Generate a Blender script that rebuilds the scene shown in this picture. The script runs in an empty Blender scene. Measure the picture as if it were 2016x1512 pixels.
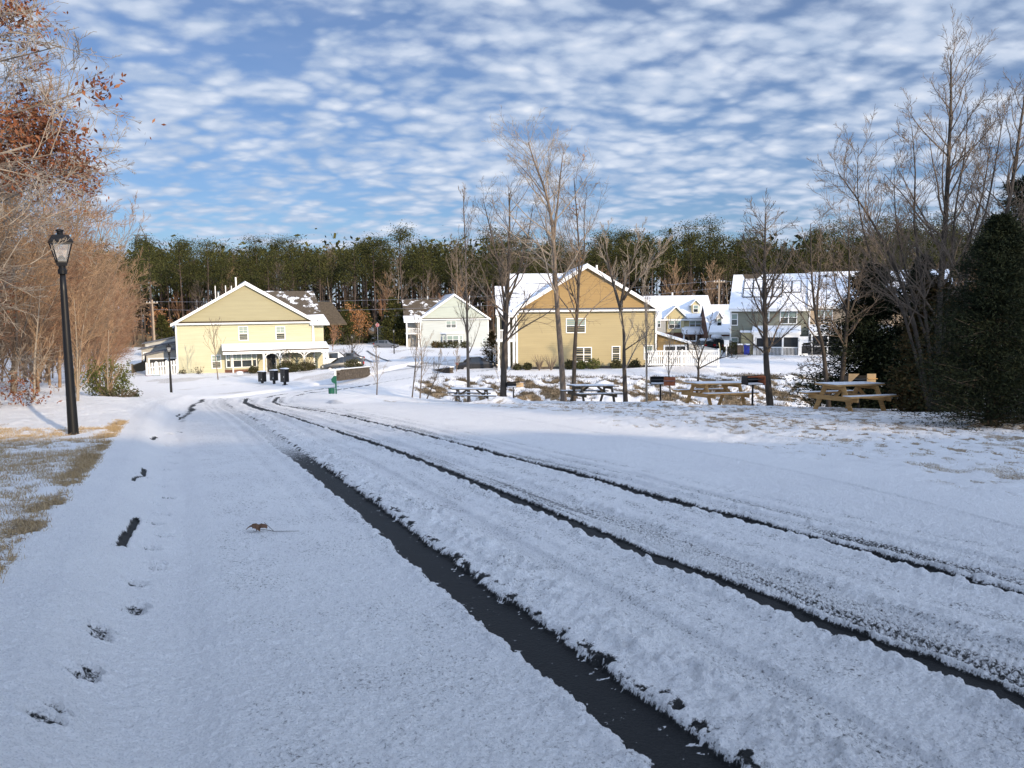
import bpy, math, random
import numpy as np
from mathutils import Vector, Matrix

R = math.radians
PI = math.pi
C = bpy.context.scene.collection
scene = bpy.context.scene

# ------------------------------------------------------------------ camera model
EYE = 1.6
PITCH = R(5.85)
ROLL = R(0.54)
F = 1512.0


def ray(px, py):
    u = (px - 1008) / F
    v = -(py - 756) / F
    u2 = u * math.cos(ROLL) + v * math.sin(ROLL)
    v2 = -u * math.sin(ROLL) + v * math.cos(ROLL)
    return (u2, math.cos(PITCH) + v2 * math.sin(PITCH), -math.sin(PITCH) + v2 * math.cos(PITCH))


def W(px, py, d):
    r = ray(px, py)
    k = d / r[1]
    return (r[0] * k, d, EYE + r[2] * k)


# ------------------------------------------------------------------ terrain
CP = []
for yy in (-6, 4, 12, 18, 24):
    for xx in (-12, -4, 4, 13):
        if yy == 24 and xx > 0: continue
        CP.append((xx, yy, -0.065 * yy))
for p in [(16, 26, -2.1), (23, 25, -2.1), (15, 31, -4.0), (24, 32, -4.4), (8.5, 34.5, -4.2), (12, 38, -5.0), (20, 39, -5.1), (4.5, 41.5, -4.9), (30, 42, -5.0), (8, 46, -5.2), (16, 47, -5.2), (25, 48, -5.1), (1, 49.5, -5.3)]:
    CP.append(p)
for xx in (4, 14, 24):
    CP += [(xx, 52, -4.85), (xx, 62, -4.38), (xx, 67, -4.5)]
CP += [(30, 10, -.6), (30, 24, -2.1), (10, -30, 4.0), (35, -30, 4.4), (-30, -30, 4.0), (60, -30, 4.6), (-60, 0, 0.3), (60, 0, 0), (60, -60, 7), (-60, -60, 7),  # ground behind the camera raised so the added house rows throw longer shade
       (50, 40, -3), (-22, 12, -.5), (-30, 24, -1.0), (-50, 60, -4)]
for p in [(930, 795, 43), (930, 797, 36), (930, 798, 30), (1000, 798, 40), (1060, 797, 32), (1100, 797, 37.5), (1166, 796, 35), (1166, 799, 29), (1230, 798, 33), (1290, 798, 31), (1405, 800, 27.5), (1300, 801, 26), (1500, 803, 26), (1690, 806, 24.2), (1780, 813, 23), (1080, 800, 26), (850, 793, 40), (850, 790, 46), (850, 797, 31), (780, 789, 40), (740, 783, 46), (338, 785, 52), (350, 741, 84), (620, 731, 89.5), (280, 745, 86), (828, 684, 158), (960, 683, 160),
          (1017, 728, 75), (1290, 726, 76), (1437, 698, 88), (1590, 697, 85), (1720, 697, 82), (1320, 722, 70), (1340, 694, 112),
          (700, 672, 172), (700, 640, 215), (700, 700, 125), (760, 684, 150), (800, 715, 100), (870, 735, 74),
          (345, 800, 30), (385, 790, 44), (440, 786, 54), (560, 769, 66), (540, 760, 72), (600, 775, 50), (700, 765, 56),
          (760, 752, 62), (850, 738, 69), (490, 783, 50), (620, 780, 44), (440, 797.5, 28), (440, 795, 32), (440, 792, 36), (500, 797, 28), (500, 793.5, 32), (500, 790, 36), (560, 797, 28), (560, 792.5, 32), (560, 788, 36), (620, 797, 28), (620, 793, 32), (620, 788, 36), (680, 798, 28), (680, 796, 32), (680, 790, 36), (560, 781, 48), (620, 777, 48), (662, 782, 47), (720, 779, 42), (205, 801, 24),
          (240, 772, 42), (60, 803, 22), (285, 692, 130), (790, 772, 55), (850, 762, 58),  (900, 722, 80), (1000, 700, 110), (1280, 700, 100), (690, 722, 90),
          (400, 690, 165), (1200, 675, 165), (1600, 680, 165), (1900, 690, 120)]:
    CP.append(W(*p))
CP += [(-200, 170, -7), (200, 170, -3), (-150, 240, -3.5), (0, 260, -2), (150, 240, -1), (-300, 400, 0), (0, 450, 2), (300, 400, 3), (-250, 40, -2), (250, 40, -1), (300, -100, 8), (-300, -100, 8)]
CP = np.array(CP, dtype=np.float64)


def _tps_fit():
    S = 50.0
    P = CP[:, :2] / S
    n = len(P)
    d2 = ((P[:, None, :] - P[None, :, :]) ** 2).sum(-1)
    K = np.where(d2 > 0, d2 * np.log(d2 + 1e-12), 0) * .5
    K += np.eye(n) * 2e-4
    Q = np.hstack([np.ones((n, 1)), P])
    A = np.zeros((n + 3, n + 3))
    A[:n, :n] = K
    A[:n, n:] = Q
    A[n:, :n] = Q.T
    b = np.zeros(n + 3)
    b[:n] = CP[:, 2]
    return P, np.linalg.solve(A, b), S


_P, _wts, _S = _tps_fit()


def T(x, y):
    x = np.atleast_1d(np.asarray(x, dtype=np.float64)) / _S
    y = np.atleast_1d(np.asarray(y, dtype=np.float64)) / _S
    sh = x.shape
    x = x.ravel(); y = y.ravel()
    out = _wts[-3] + _wts[-2] * x + _wts[-1] * y
    for i in range(len(_P)):
        d2 = (x - _P[i, 0]) ** 2 + (y - _P[i, 1]) ** 2
        out += _wts[i] * .5 * d2 * np.log(d2 + 1e-12)
    return out.reshape(sh)


def gz(x, y):
    return float(T([x], [y])[0])


_TS = np.concatenate([np.arange(1.2, 30, .05), np.arange(30, 260, .25)])


def G(px, py):
    """where the view ray meets the ground"""
    r = ray(px, py)
    k = _TS / r[1]
    h = EYE + r[2] * k - T(r[0] * k, _TS)
    i = int(np.argmax(h < 0))
    if h[i] >= 0:
        i = len(_TS) - 1
    d = _TS[i]
    return (r[0] * d / r[1], d)


def X(px, d):
    return ((px - 1008) / F * d * 1.0, d)


# ------------------------------------------------------------------ numpy noise
def _hash(ix, iy, seed):
    n = (ix.astype(np.int64) * 374761393 + iy.astype(np.int64) * 668265263 + seed * 1442695041) & 0xFFFFFFFF
    n = ((n ^ (n >> 13)) * 1274126177) & 0xFFFFFFFF
    n = n ^ (n >> 16)
    return (n & 0xFFFF).astype(np.float32) / 65535.0


def vnoise(x, y, seed=0):
    ix = np.floor(x); iy = np.floor(y)
    fx = (x - ix).astype(np.float32); fy = (y - iy).astype(np.float32)
    fx = fx * fx * (3 - 2 * fx); fy = fy * fy * (3 - 2 * fy)
    a = _hash(ix, iy, seed); b = _hash(ix + 1, iy, seed); c = _hash(ix, iy + 1, seed); d = _hash(ix + 1, iy + 1, seed)
    return (a * (1 - fx) + b * fx) * (1 - fy) + (c * (1 - fx) + d * fx) * fy


def fbm(x, y, oct=4, seed=0, gain=.5):
    s = 0; a = 1; t = 0
    for o in range(oct):
        s = s + a * vnoise(x * 2 ** o + 17.3 * o, y * 2 ** o - 9.1 * o, seed + o)
        t += a; a *= gain
    return s / t


def sstep(a, b, x):
    t = np.clip((x - a) / (b - a), 0, 1)
    return t * t * (3 - 2 * t)


# ------------------------------------------------------------------ materials
def new_mat(name):
    m = bpy.data.materials.new(name)
    m.use_nodes = True
    nt = m.node_tree
    b = nt.nodes['Principled BSDF']
    return m, nt, b


def N(nt, typ, **kw):
    n = nt.nodes.new(typ)
    for k, v in kw.items():
        if k.startswith('i_'):
            key = k[2:]
            key = int(key) if key.isdigit() else key.replace('_', ' ')
            n.inputs[key].default_value = v
        else:
            setattr(n, k, v)
    return n


def ramp(nt, fac, stops):
    r = nt.nodes.new('ShaderNodeValToRGB')
    el = r.color_ramp.elements
    while len(el) < len(stops):
        el.new(.5)
    for e, (p, c) in zip(el, stops):
        e.position = p
        e.color = (c[0], c[1], c[2], 1)
    nt.links.new(fac, r.inputs['Fac'])
    return r.outputs['Color']


def simple(name, col, rough=.7, var=.18, scale=6.0, bump=0.0, metal=0.0, spec=.3, bscale=None, stretch=None):
    m, nt, b = new_mat(name)
    tc = N(nt, 'ShaderNodeTexCoord')
    src = tc.outputs['Object']
    if stretch:
        mp = N(nt, 'ShaderNodeMapping')
        mp.inputs['Scale'].default_value = stretch
        nt.links.new(src, mp.inputs[0]); src = mp.outputs[0]
    no = N(nt, 'ShaderNodeTexNoise', i_Scale=scale, i_Detail=4.0)
    nt.links.new(src, no.inputs['Vector'])
    lo = tuple(c * (1 - var) for c in col); hi = tuple(min(1, c * (1 + var)) for c in col)
    nt.links.new(ramp(nt, no.outputs['Fac'], [(.3, lo), (.7, hi)]), b.inputs['Base Color'])
    b.inputs['Roughness'].default_value = rough
    b.inputs['Metallic'].default_value = metal
    b.inputs['Specular IOR Level'].default_value = spec
    if bump:
        n2 = N(nt, 'ShaderNodeTexNoise', i_Scale=(bscale or scale * 4), i_Detail=5.0)
        nt.links.new(src, n2.inputs['Vector'])
        bp = N(nt, 'ShaderNodeBump', i_Strength=1.0, i_Distance=bump)
        nt.links.new(n2.outputs['Fac'], bp.inputs['Height'])
        nt.links.new(bp.outputs[0], b.inputs['Normal'])
    return m


def random_mat(name, cols, rough=.8, trans=False):
    """colour varies per face island so leaves differ"""
    m, nt, b = new_mat(name)
    g = N(nt, 'ShaderNodeNewGeometry')
    st = [(i / max(1, len(cols) - 1), c) for i, c in enumerate(cols)]
    nt.links.new(ramp(nt, g.outputs['Random Per Island'], st), b.inputs['Base Color'])
    b.inputs['Roughness'].default_value = rough
    b.inputs['Specular IOR Level'].default_value = .15
    if trans:
        b.inputs['Subsurface Weight'].default_value = 0
    return m


M = {}
SNOWC = (.92, .92, .925)


def ground_mat(name, bare_cols, bare_rough, fine=1.0, bare_scale=40., sparkle=.0, puddle=False):
    m, nt, b = new_mat(name)
    tc = N(nt, 'ShaderNodeTexCoord'); co = tc.outputs['Object']
    at = N(nt, 'ShaderNodeAttribute', attribute_name='bare')
    n1 = N(nt, 'ShaderNodeTexNoise', i_Scale=45.0, i_Detail=5.0, i_Roughness=.7)
    nt.links.new(co, n1.inputs['Vector'])
    # ragged mixing of snow and what lies under it
    a = N(nt, 'ShaderNodeMath', operation='SUBTRACT'); nt.links.new(n1.outputs['Fac'], a.inputs[0]); a.inputs[1].default_value = .5
    a2 = N(nt, 'ShaderNodeMath', operation='MULTIPLY_ADD'); nt.links.new(a.outputs[0], a2.inputs[0]); a2.inputs[1].default_value = 1.6; nt.links.new(at.outputs['Fac'], a2.inputs[2])
    mr = N(nt, 'ShaderNodeMapRange'); mr.inputs[1].default_value = .34; mr.inputs[2].default_value = .62
    nt.links.new(a2.outputs[0], mr.inputs[0])
    # only where attr > 0
    gt = N(nt, 'ShaderNodeMapRange'); gt.inputs[1].default_value = 0.02; gt.inputs[2].default_value = .3
    nt.links.new(at.outputs['Fac'], gt.inputs[0])
    mu = N(nt, 'ShaderNodeMath', operation='MULTIPLY'); nt.links.new(mr.outputs[0], mu.inputs[0]); nt.links.new(gt.outputs[0], mu.inputs[1])
    # colours
    n2 = N(nt, 'ShaderNodeTexNoise', i_Scale=bare_scale, i_Detail=6.0); nt.links.new(co, n2.inputs['Vector'])
    bc = ramp(nt, n2.outputs['Fac'], [(.3, bare_cols[0]), (.5, bare_cols[1]), (.72, bare_cols[2])])
    n3 = N(nt, 'ShaderNodeTexNoise', i_Scale=1.3, i_Detail=3.0); nt.links.new(co, n3.inputs['Vector'])
    sc = ramp(nt, n3.outputs['Fac'], [(.3, (SNOWC[0] * .95, SNOWC[1] * .95, SNOWC[2] * .96)), (.7, SNOWC)])
    n5 = N(nt, 'ShaderNodeTexNoise', i_Scale=110.0, i_Detail=3.0); nt.links.new(co, n5.inputs['Vector'])
    gr = ramp(nt, n5.outputs['Fac'], [(.27, (.66, .68, .71)), (.5, (1, 1, 1))])
    mg = N(nt, 'ShaderNodeMix', data_type='RGBA', blend_type='MULTIPLY'); mg.inputs[0].default_value = fine
    nt.links.new(sc, mg.inputs[6]); nt.links.new(gr, mg.inputs[7])
    mx = N(nt, 'ShaderNodeMix', data_type='RGBA')
    nt.links.new(mu.outputs[0], mx.inputs[0]); nt.links.new(mg.outputs[2], mx.inputs[6]); nt.links.new(bc, mx.inputs[7])
    nt.links.new(mx.outputs[2], b.inputs['Base Color'])
    rr = N(nt, 'ShaderNodeMix', data_type='FLOAT'); rr.inputs[2].default_value = .62; rr.inputs[3].default_value = bare_rough
    nt.links.new(mu.outputs[0], rr.inputs[0]); nt.links.new(rr.outputs[0], b.inputs['Roughness'])
    b.inputs['Specular IOR Level'].default_value = .18
    # grain
    n4 = N(nt, 'ShaderNodeTexNoise', i_Scale=85.0, i_Detail=6.0, i_Roughness=.75); nt.links.new(co, n4.inputs['Vector'])
    vr = N(nt, 'ShaderNodeTexVoronoi', i_Scale=55.0); nt.links.new(co, vr.inputs['Vector'])
    ad = N(nt, 'ShaderNodeMath', operation='MULTIPLY_ADD'); nt.links.new(vr.outputs['Distance'], ad.inputs[0]); ad.inputs[1].default_value = -.5; nt.links.new(n4.outputs['Fac'], ad.inputs[2])
    bs = N(nt, 'ShaderNodeMix', data_type='FLOAT'); bs.inputs[2].default_value = .95; bs.inputs[3].default_value = .35
    nt.links.new(mu.outputs[0], bs.inputs[0])
    bp = N(nt, 'ShaderNodeBump', i_Distance=.022 * fine + .004)
    nt.links.new(bs.outputs[0], bp.inputs['Strength']); nt.links.new(ad.outputs[0], bp.inputs['Height'])
    nt.links.new(bp.outputs[0], b.inputs['Normal'])
    return m


M['road'] = ground_mat('snow_over_asphalt', [(.008, .009, .010), (.012, .013, .014), (.022, .023, .025)], .55, .9, 120.)
M['lawn'] = ground_mat('snow_over_grass', [(.11, .08, .05), (.23, .17, .105), (.38, .30, .19)], .9, .85, 30.)
M['snow'] = ground_mat('deep_snow', [(.1, .07, .05), (.16, .12, .08), (.25, .2, .13)], .9, .2, 3.)
M['roof_snow'] = simple('roof_snow', (.82, .85, .9), .6, .04, 2.0, bump=.01, bscale=9)


def siding_mat(name, col):
    return simple(name, col, .6, .06, 1.2, bump=.002, bscale=30, stretch=(.3, .3, 3))


M['yellow'] = siding_mat('pale_yellow_siding', (.47, .45, .31))
M['shingle_olive'] = siding_mat('olive_shingle_siding', (.31, .285, .175))
M['tan'] = siding_mat('tan_yellow_siding', (.36, .30, .165))
M['ochre'] = siding_mat('ochre_shingle_siding', (.30, .20, .08))
M['white_side'] = siding_mat('white_siding', (.42, .455, .445))
M['pale_green'] = siding_mat('pale_sage_shingle', (.38, .42, .37))
M['sage'] = siding_mat('grey_green_siding', (.215, .22, .17))
M['beige'] = siding_mat('beige_siding', (.44, .34, .23))
M['cream'] = siding_mat('cream_siding', (.50, .43, .24))
M['greysid'] = siding_mat('grey_siding', (.36, .36, .34))
M['trim'] = simple('white_trim_paint', (.78, .79, .78), .5, .05, 2)
M['gutter'] = simple('white_gutter', (.7, .71, .7), .4, .05, 2)
M['brick'] = simple('red_brick', (.17, .085, .06), .85, .35, 9, bump=.006)
M['roof_brown'] = simple('brown_shingles', (.085, .066, .045), .95, .35, 5, bump=.012, bscale=14)
M['roof_grey'] = simple('grey_shingles', (.12, .125, .14), .95, .3, 5, bump=.012, bscale=14)
M['screen'] = simple('dark_porch_screen', (.02, .022, .025), .5, .3, 3)
M['concrete'] = simple('concrete', (.35, .33, .3), .9, .2, 4, bump=.004)
M['stone'] = simple('brown_stone', (.085, .07, .055), .9, .5, 4, bump=.03, bscale=6)
M['black'] = simple('black_painted_metal', (.006, .006, .007), .4, .2, 8, spec=.3)
M['dark'] = simple('dark_metal', (.03, .03, .03), .5, .3, 8)
M['rust'] = simple('rusty_orange_steel', (.33, .105, .045), .8, .35, 12, bump=.003)
M['tanpanel'] = simple('light_tan_steel', (.42, .30, .17), .6, .12, 8)
M['wood'] = simple('yellow_brown_timber', (.50, .30, .12), .7, .28, 5, bump=.004, stretch=(1, 1, 8))
M['greywood'] = simple('weathered_timber', (.12, .095, .065), .8, .3, 5, bump=.004, stretch=(1, 1, 8))
M['polewood'] = simple('utility_pole_wood', (.32, .25, .18), .85, .2, 3, stretch=(6, 6, .5))
M['green'] = simple('green_painted_metal', (.01, .085, .055), .4, .15, 5)
M['pylon'] = simple('weathered_galvanised_steel', (.10, .11, .12), .8, .1, 5)
M['red'] = simple('red_sign_face', (.26, .02, .022), .4, .1, 5)
M['blue'] = simple('blue_plastic', (.02, .035, .30), .4, .1, 5)
M['binbrown'] = simple('brown_plastic', (.09, .065, .05), .5, .15, 5)
M['rubber'] = simple('tyre_rubber', (.012, .012, .012), .8, .1, 5)
M['rim'] = simple('wheel_rim', (.4, .4, .42), .35, .1, 5, metal=.8)
M['car_grey'] = simple('grey_car_paint', (.10, .11, .13), .25, .05, 2, spec=.6)
M['car_black'] = simple('black_car_paint', (.018, .018, .02), .2, .05, 2, spec=.6)
M['car_white'] = simple('white_car_paint', (.65, .67, .7), .3, .04, 2, spec=.6)
M['car_dark'] = simple('dark_grey_car_paint', (.04, .045, .05), .25, .05, 2, spec=.6)
M['taillight'] = simple('red_tail_light', (.35, .015, .02), .25, .1, 5)
M['headlight'] = simple('clear_head_light', (.5, .5, .5), .15, .1, 5)
M['bark'] = simple('grey_brown_bark', (.155, .12, .09), .9, .4, 7, bump=.02, bscale=18, stretch=(1, 1, .3))
M['bark_dark'] = simple('dark_bark', (.07, .057, .045), .9, .4, 7, bump=.02, bscale=18, stretch=(1, 1, .3))
M['bark_light'] = simple('pale_bark', (.27, .225, .175), .85, .3, 7, bump=.01, bscale=18, stretch=(1, 1, .3))
M['bark_warm'] = simple('warm_twig_bark', (.27, .18, .11), .85, .35, 3)
M['bark_red'] = simple('red_brown_twig_bark', (.24, .135, .08), .85, .35, 3)
M['bark_pine'] = simple('pine_bark', (.075, .055, .045), .95, .4, 1.5)
M['pine_leaf'] = random_mat('pine_needles', [(.011, .015, .007), (.035, .040, .012), (.08, .078, .021), (.018, .022, .008)])
M['cedar_leaf'] = random_mat('cedar_needles', [(.008, .013, .007), (.016, .024, .010), (.012, .018, .009), (.026, .032, .014)])
M['holly_leaf'] = random_mat('bronze_evergreen_leaves', [(.03, .028, .012), (.085, .055, .02), (.05, .05, .018), (.12, .065, .025)])
M['oak_leaf'] = random_mat('dry_oak_leaves', [(.15, .055, .028), (.235, .09, .042), (.10, .036, .022), (.28, .13, .065)])
M['beech_leaf'] = random_mat('dry_tan_leaves', [(.3, .13, .05), (.42, .22, .10), (.22, .09, .035)])
M['shrub_leaf'] = random_mat('shrub_leaves', [(.03, .04, .015), (.06, .06, .025), (.045, .035, .02)])
M['shrub_green'] = random_mat('green_shrub_leaves', [(.06, .08, .02), (.12, .13, .035), (.09, .085, .03)])
M['grass_dry'] = random_mat('dry_grass_blades', [(.36, .26, .14), (.52, .40, .24), (.25, .17, .09), (.46, .33, .17)])
M['brush_dry'] = random_mat('dry_bank_growth', [(.06, .05, .035), (.13, .10, .065), (.035, .03, .02), (.085, .07, .045)])


def glass_mat():
    m, nt, b = new_mat('window_glass')
    tc = N(nt, 'ShaderNodeTexCoord')
    no = N(nt, 'ShaderNodeTexNoise', i_Scale=.9, i_Detail=2.0)
    nt.links.new(tc.outputs['Object'], no.inputs['Vector'])
    nt.links.new(ramp(nt, no.outputs['Fac'], [(.4, (.02, .025, .028)), (.6, (.05, .06, .062))]), b.inputs['Base Color'])
    b.inputs['Roughness'].default_value = .06
    b.inputs['Specular IOR Level'].default_value = .6
    return m


M['glass'] = glass_mat()
M['blind'] = simple('window_blind', (.20, .27, .25), .35, .1, 1, stretch=(.2, .2, 40), spec=.5)
M['carglass'] = simple('car_window_glass', (.02, .024, .028), .08, .2, 1, spec=.6)


# ------------------------------------------------------------------ mesh helpers
class MB:
    def __init__(self):
        self.v = []; self.f = []

    def quadlist(self, V, Fs):
        o = len(self.v)
        self.v.extend(V)
        self.f.extend([tuple(i + o for i in f) for f in Fs])

    def box(self, x0, x1, y0, y1, z0, z1):
        V = [(x0, y0, z0), (x1, y0, z0), (x1, y1, z0), (x0, y1, z0), (x0, y0, z1), (x1, y0, z1), (x1, y1, z1), (x0, y1, z1)]
        self.quadlist(V, [(0, 3, 2, 1), (4, 5, 6, 7), (0, 1, 5, 4), (1, 2, 6, 5), (2, 3, 7, 6), (3, 0, 4, 7)])

    def prism(self, poly, off):
        """poly: list of 3d points (planar), extruded by vector off"""
        n = len(poly)
        V = [tuple(p) for p in poly] + [(p[0] + off[0], p[1] + off[1], p[2] + off[2]) for p in poly]
        Fs = [tuple(range(n))[::-1], tuple(range(n, 2 * n))] + [(i, (i + 1) % n, n + (i + 1) % n, n + i) for i in range(n)]
        self.quadlist(V, Fs)

    def bar(self, a, b, w, h, up=(0, 0, 1)):
        a = Vector(a); b = Vector(b); d = (b - a).normalized()
        u = Vector(up)
        s = d.cross(u)
        if s.length < 1e-4:
            s = d.cross(Vector((1, 0, 0)))
        s.normalize(); t = s.cross(d).normalized()
        s *= w / 2; t *= h / 2
        V = [a - s - t, a + s - t, a + s + t, a - s + t, b - s - t, b + s - t, b + s + t, b - s + t]
        self.quadlist([tuple(p) for p in V], [(0, 1, 2, 3), (7, 6, 5, 4), (0, 4, 5, 1), (1, 5, 6, 2), (2, 6, 7, 3), (3, 7, 4, 0)])

    def tube(self, pts, rad, k=6, cap=True):
        n = len(pts)
        o = len(self.v)
        prev = None
        for i in range(n):
            p = pts[i]
            a = pts[max(0, i - 1)]; b = pts[min(n - 1, i + 1)]
            dx, dy, dz = b[0] - a[0], b[1] - a[1], b[2] - a[2]
            l = math.sqrt(dx * dx + dy * dy + dz * dz) or 1
            dx /= l; dy /= l; dz /= l
            if abs(dz) < .9:
                sx, sy, sz = dy, -dx, 0
            else:
                sx, sy, sz = 0, dz, -dy
            l = math.sqrt(sx * sx + sy * sy + sz * sz); sx /= l; sy /= l; sz /= l
            if prev is not None and prev[0] * sx + prev[1] * sy + prev[2] * sz < 0:
                sx, sy, sz = -sx, -sy, -sz
            prev = (sx, sy, sz)
            tx, ty, tz = dy * sz - dz * sy, dz * sx - dx * sz, dx * sy - dy * sx
            r = rad[i] if hasattr(rad, '__len__') else rad
            for j in range(k):
                c = math.cos(2 * PI * j / k) * r; s = math.sin(2 * PI * j / k) * r
                self.v.append((p[0] + sx * c + tx * s, p[1] + sy * c + ty * s, p[2] + sz * c + tz * s))
        for i in range(n - 1):
            for j in range(k):
                a = o + i * k + j; b = o + i * k + (j + 1) % k
                self.f.append((a, b, b + k, a + k))
        if cap and k > 2:
            self.f.append(tuple(range(o, o + k))[::-1]); self.f.append(tuple(range(o + (n - 1) * k, o + n * k)))

    def lathe(self, prof, k=12, c=(0, 0), phase=0.0):
        o = len(self.v)
        for (r, z) in prof:
            for j in range(k):
                a = 2 * PI * j / k + phase
                self.v.append((c[0] + r * math.cos(a), c[1] + r * math.sin(a), z))
        for i in range(len(prof) - 1):
            for j in range(k):
                a = o + i * k + j; b = o + i * k + (j + 1) % k
                self.f.append((a, b, b + k, a + k))
        self.f.append(tuple(range(o, o + k))[::-1]); self.f.append(tuple(range(o + (len(prof) - 1) * k, o + len(prof) * k)))

    def mesh(self, name, mat, smooth=False):
        me = bpy.data.meshes.new(name)
        me.from_pydata(self.v, [], self.f)
        me.materials.append(mat)
        if smooth:
            me.polygons.foreach_set('use_smooth', np.ones(len(me.polygons), dtype=bool))
        me.update()
        return me

    def build(self, name, mat, parent=None, smooth=False):
        o = bpy.data.objects.new(name, self.mesh(name, mat, smooth))
        C.objects.link(o)
        if parent is not None:
            o.parent = parent
        return o


def tag(o, label=None, cat=None, group=None, kind=None):
    if label: o['label'] = label
    if cat: o['category'] = cat
    if group: o['group'] = group
    if kind: o['kind'] = kind
    return o


def thing(name, label, cat, loc=(0, 0, 0), rz=0, group=None):
    o = bpy.data.objects.new(name, None)
    o.empty_display_size = .2
    C.objects.link(o)
    o.location = loc; o.rotation_euler = (0, 0, rz)
    return tag(o, label, cat, group)


def copy_tree(o, parent=None):
    c = o.copy(); C.objects.link(c); c.parent = parent
    for ch in list(KIDS.get(o.name, [])) or [q for q in o.children]:
        copy_tree(ch, c)
    return c


KIDS = {}


def grid_mesh(name, Xg, Yg, Zg, mat, attrs=None, facemask=None):
    nr, nc = Xg.shape
    me = bpy.data.meshes.new(name)
    co = np.stack([Xg, Yg, Zg], -1).reshape(-1, 3).astype(np.float32)
    idx = np.arange(nr * nc).reshape(nr, nc)
    q = np.stack([idx[:-1, :-1], idx[:-1, 1:], idx[1:, 1:], idx[1:, :-1]], -1).reshape(-1, 4)
    if facemask is not None:
        q = q[facemask.ravel()]
        used = np.zeros(nr * nc, bool); used[q.ravel()] = True
        remap = np.cumsum(used) - 1
        q = remap[q]; co = co[used]
    else:
        used = None
    nf = len(q)
    me.vertices.add(len(co)); me.vertices.foreach_set('co', co.ravel())
    me.loops.add(nf * 4); me.loops.foreach_set('vertex_index', q.ravel().astype(np.int32))
    me.polygons.add(nf); me.polygons.foreach_set('loop_start', np.arange(0, nf * 4, 4, dtype=np.int32))
    me.polygons.foreach_set('loop_total', np.full(nf, 4, dtype=np.int32))
    me.polygons.foreach_set('use_smooth', np.ones(nf, dtype=bool))
    me.materials.append(mat)
    me.update(calc_edges=True)
    for k, a in (attrs or {}).items():
        at = me.attributes.new(k, 'FLOAT', 'POINT')
        aa = a.ravel().astype(np.float32)
        if used is not None: aa = aa[used]
        at.data.foreach_set('value', aa)
    o = bpy.data.objects.new(name, me); C.objects.link(o)
    return o
# ------------------------------------------------------------------ ground, road, snow
def smooth_line(pts, n=90):
    P = np.array(pts, dtype=float)
    out = []
    m = len(P)
    for i in range(m - 1):
        p0 = P[max(0, i - 1)]; p1 = P[i]; p2 = P[i + 1]; p3 = P[min(m - 1, i + 2)]
        k = max(2, int(n / (m - 1)))
        for j in range(k):
            t = j / k
            out.append(.5 * ((2 * p1) + (-p0 + p2) * t + (2 * p0 - 5 * p1 + 4 * p2 - p3) * t * t + (-p0 + 3 * p1 - 3 * p2 + p3) * t ** 3))
    out.append(P[-1])
    return np.array(out)


def line(near, far):
    return smooth_line([G(*p) for p in near] + [X(*p) for p in far], 48)


LA = line([(1480, 1640), (1342, 1512), (1196, 1389), (1070, 1285), (952, 1195), (850, 1115), (745, 1026), (612, 920), (548, 876), (492, 832)],
          [(440, 25), (428, 32), (440, 42), (490, 52), (570, 60), (680, 67), (780, 73), (880, 80), (990, 86)])
LB = line([(2400, 1580), (2016, 1404), (1857, 1333), (1706, 1272), (1554, 1211), (1428, 1160), (1277, 1100), (1151, 1046), (1000, 983), (900, 942), (755, 883), (617, 838), (547, 815)],
          [(494, 26), (478, 33), (490, 42), (540, 50), (620, 57), (700, 63), (790, 70), (880, 76), (990, 82)])
LC = line([(2400, 1300), (2016, 1183), (1907, 1155), (1756, 1112), (1605, 1069), (1428, 1021), (1277, 981), (1151, 943), (1000, 905), (900, 877), (755, 840), (650, 815)],
          [(545, 27), (538, 36), (555, 43), (600, 50), (680, 56), (760, 62), (850, 69), (900, 72), (1010, 77)])
LE = line([(900, 1010), (738, 958), (686, 934), (600, 896), (520, 858), (470, 826)], [(424, 26), (410, 32), (420, 42), (470, 53), (560, 62)])
LG = line([(2300, 1440), (2016, 1318), (1806, 1250), (1600, 1170), (1353, 1080), (1151, 1010), (1000, 955), (800, 888), (620, 828)], [(520, 26), (510, 33), (525, 42)])
LS = line([], [(870, 77), (810, 83), (765, 92), (735, 105), (705, 125), (692, 140)])
LS2 = line([], [(905, 80), (850, 86), (800, 94), (770, 106), (735, 125), (720, 140)])
EDGE_L = line([(-300, 1700), (-120, 1420), (0, 1232), (110, 1080), (190, 958), (240, 872), (272, 826)], [(303, 26), (318, 31), (345, 38), (378, 47), (436, 56), (560, 66), (680, 73), (760, 80)])
EDGE_R = line([(2700, 1270), (2016, 1062), (1700, 975), (1400, 905), (1100, 845), (900, 812), (760, 801)], [(645, 27), (610, 33), (602, 38), (615, 45), (660, 51), (740, 56), (820, 62), (900, 68), (1010, 71)])


def dist_line(x, y, L):
    """unsigned distance, signed (right of travel positive), arclength"""
    best = np.full(x.shape, 1e9, np.float32); sg = np.zeros(x.shape, np.float32); al = np.zeros(x.shape, np.float32)
    s = 0.0
    x = x.astype(np.float32); y = y.astype(np.float32)
    for i in range(len(L) - 1):
        ax, ay = L[i]; bx, by = L[i + 1]
        dx, dy = bx - ax, by - ay
        l2 = dx * dx + dy * dy
        if l2 < 1e-9: continue
        t = np.clip(((x - ax) * dx + (y - ay) * dy) / l2, 0, 1)
        ex = x - ax - t * dx; ey = y - ay - t * dy
        d2 = ex * ex + ey * ey
        m = d2 < best
        best[m] = d2[m]
        sg[m] = np.sign(ex * dy - ey * dx)[m]
        al[m] = (s + t * math.sqrt(l2))[m]
        s += math.sqrt(l2)
    d = np.sqrt(best)
    return d, d * sg, al


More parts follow.
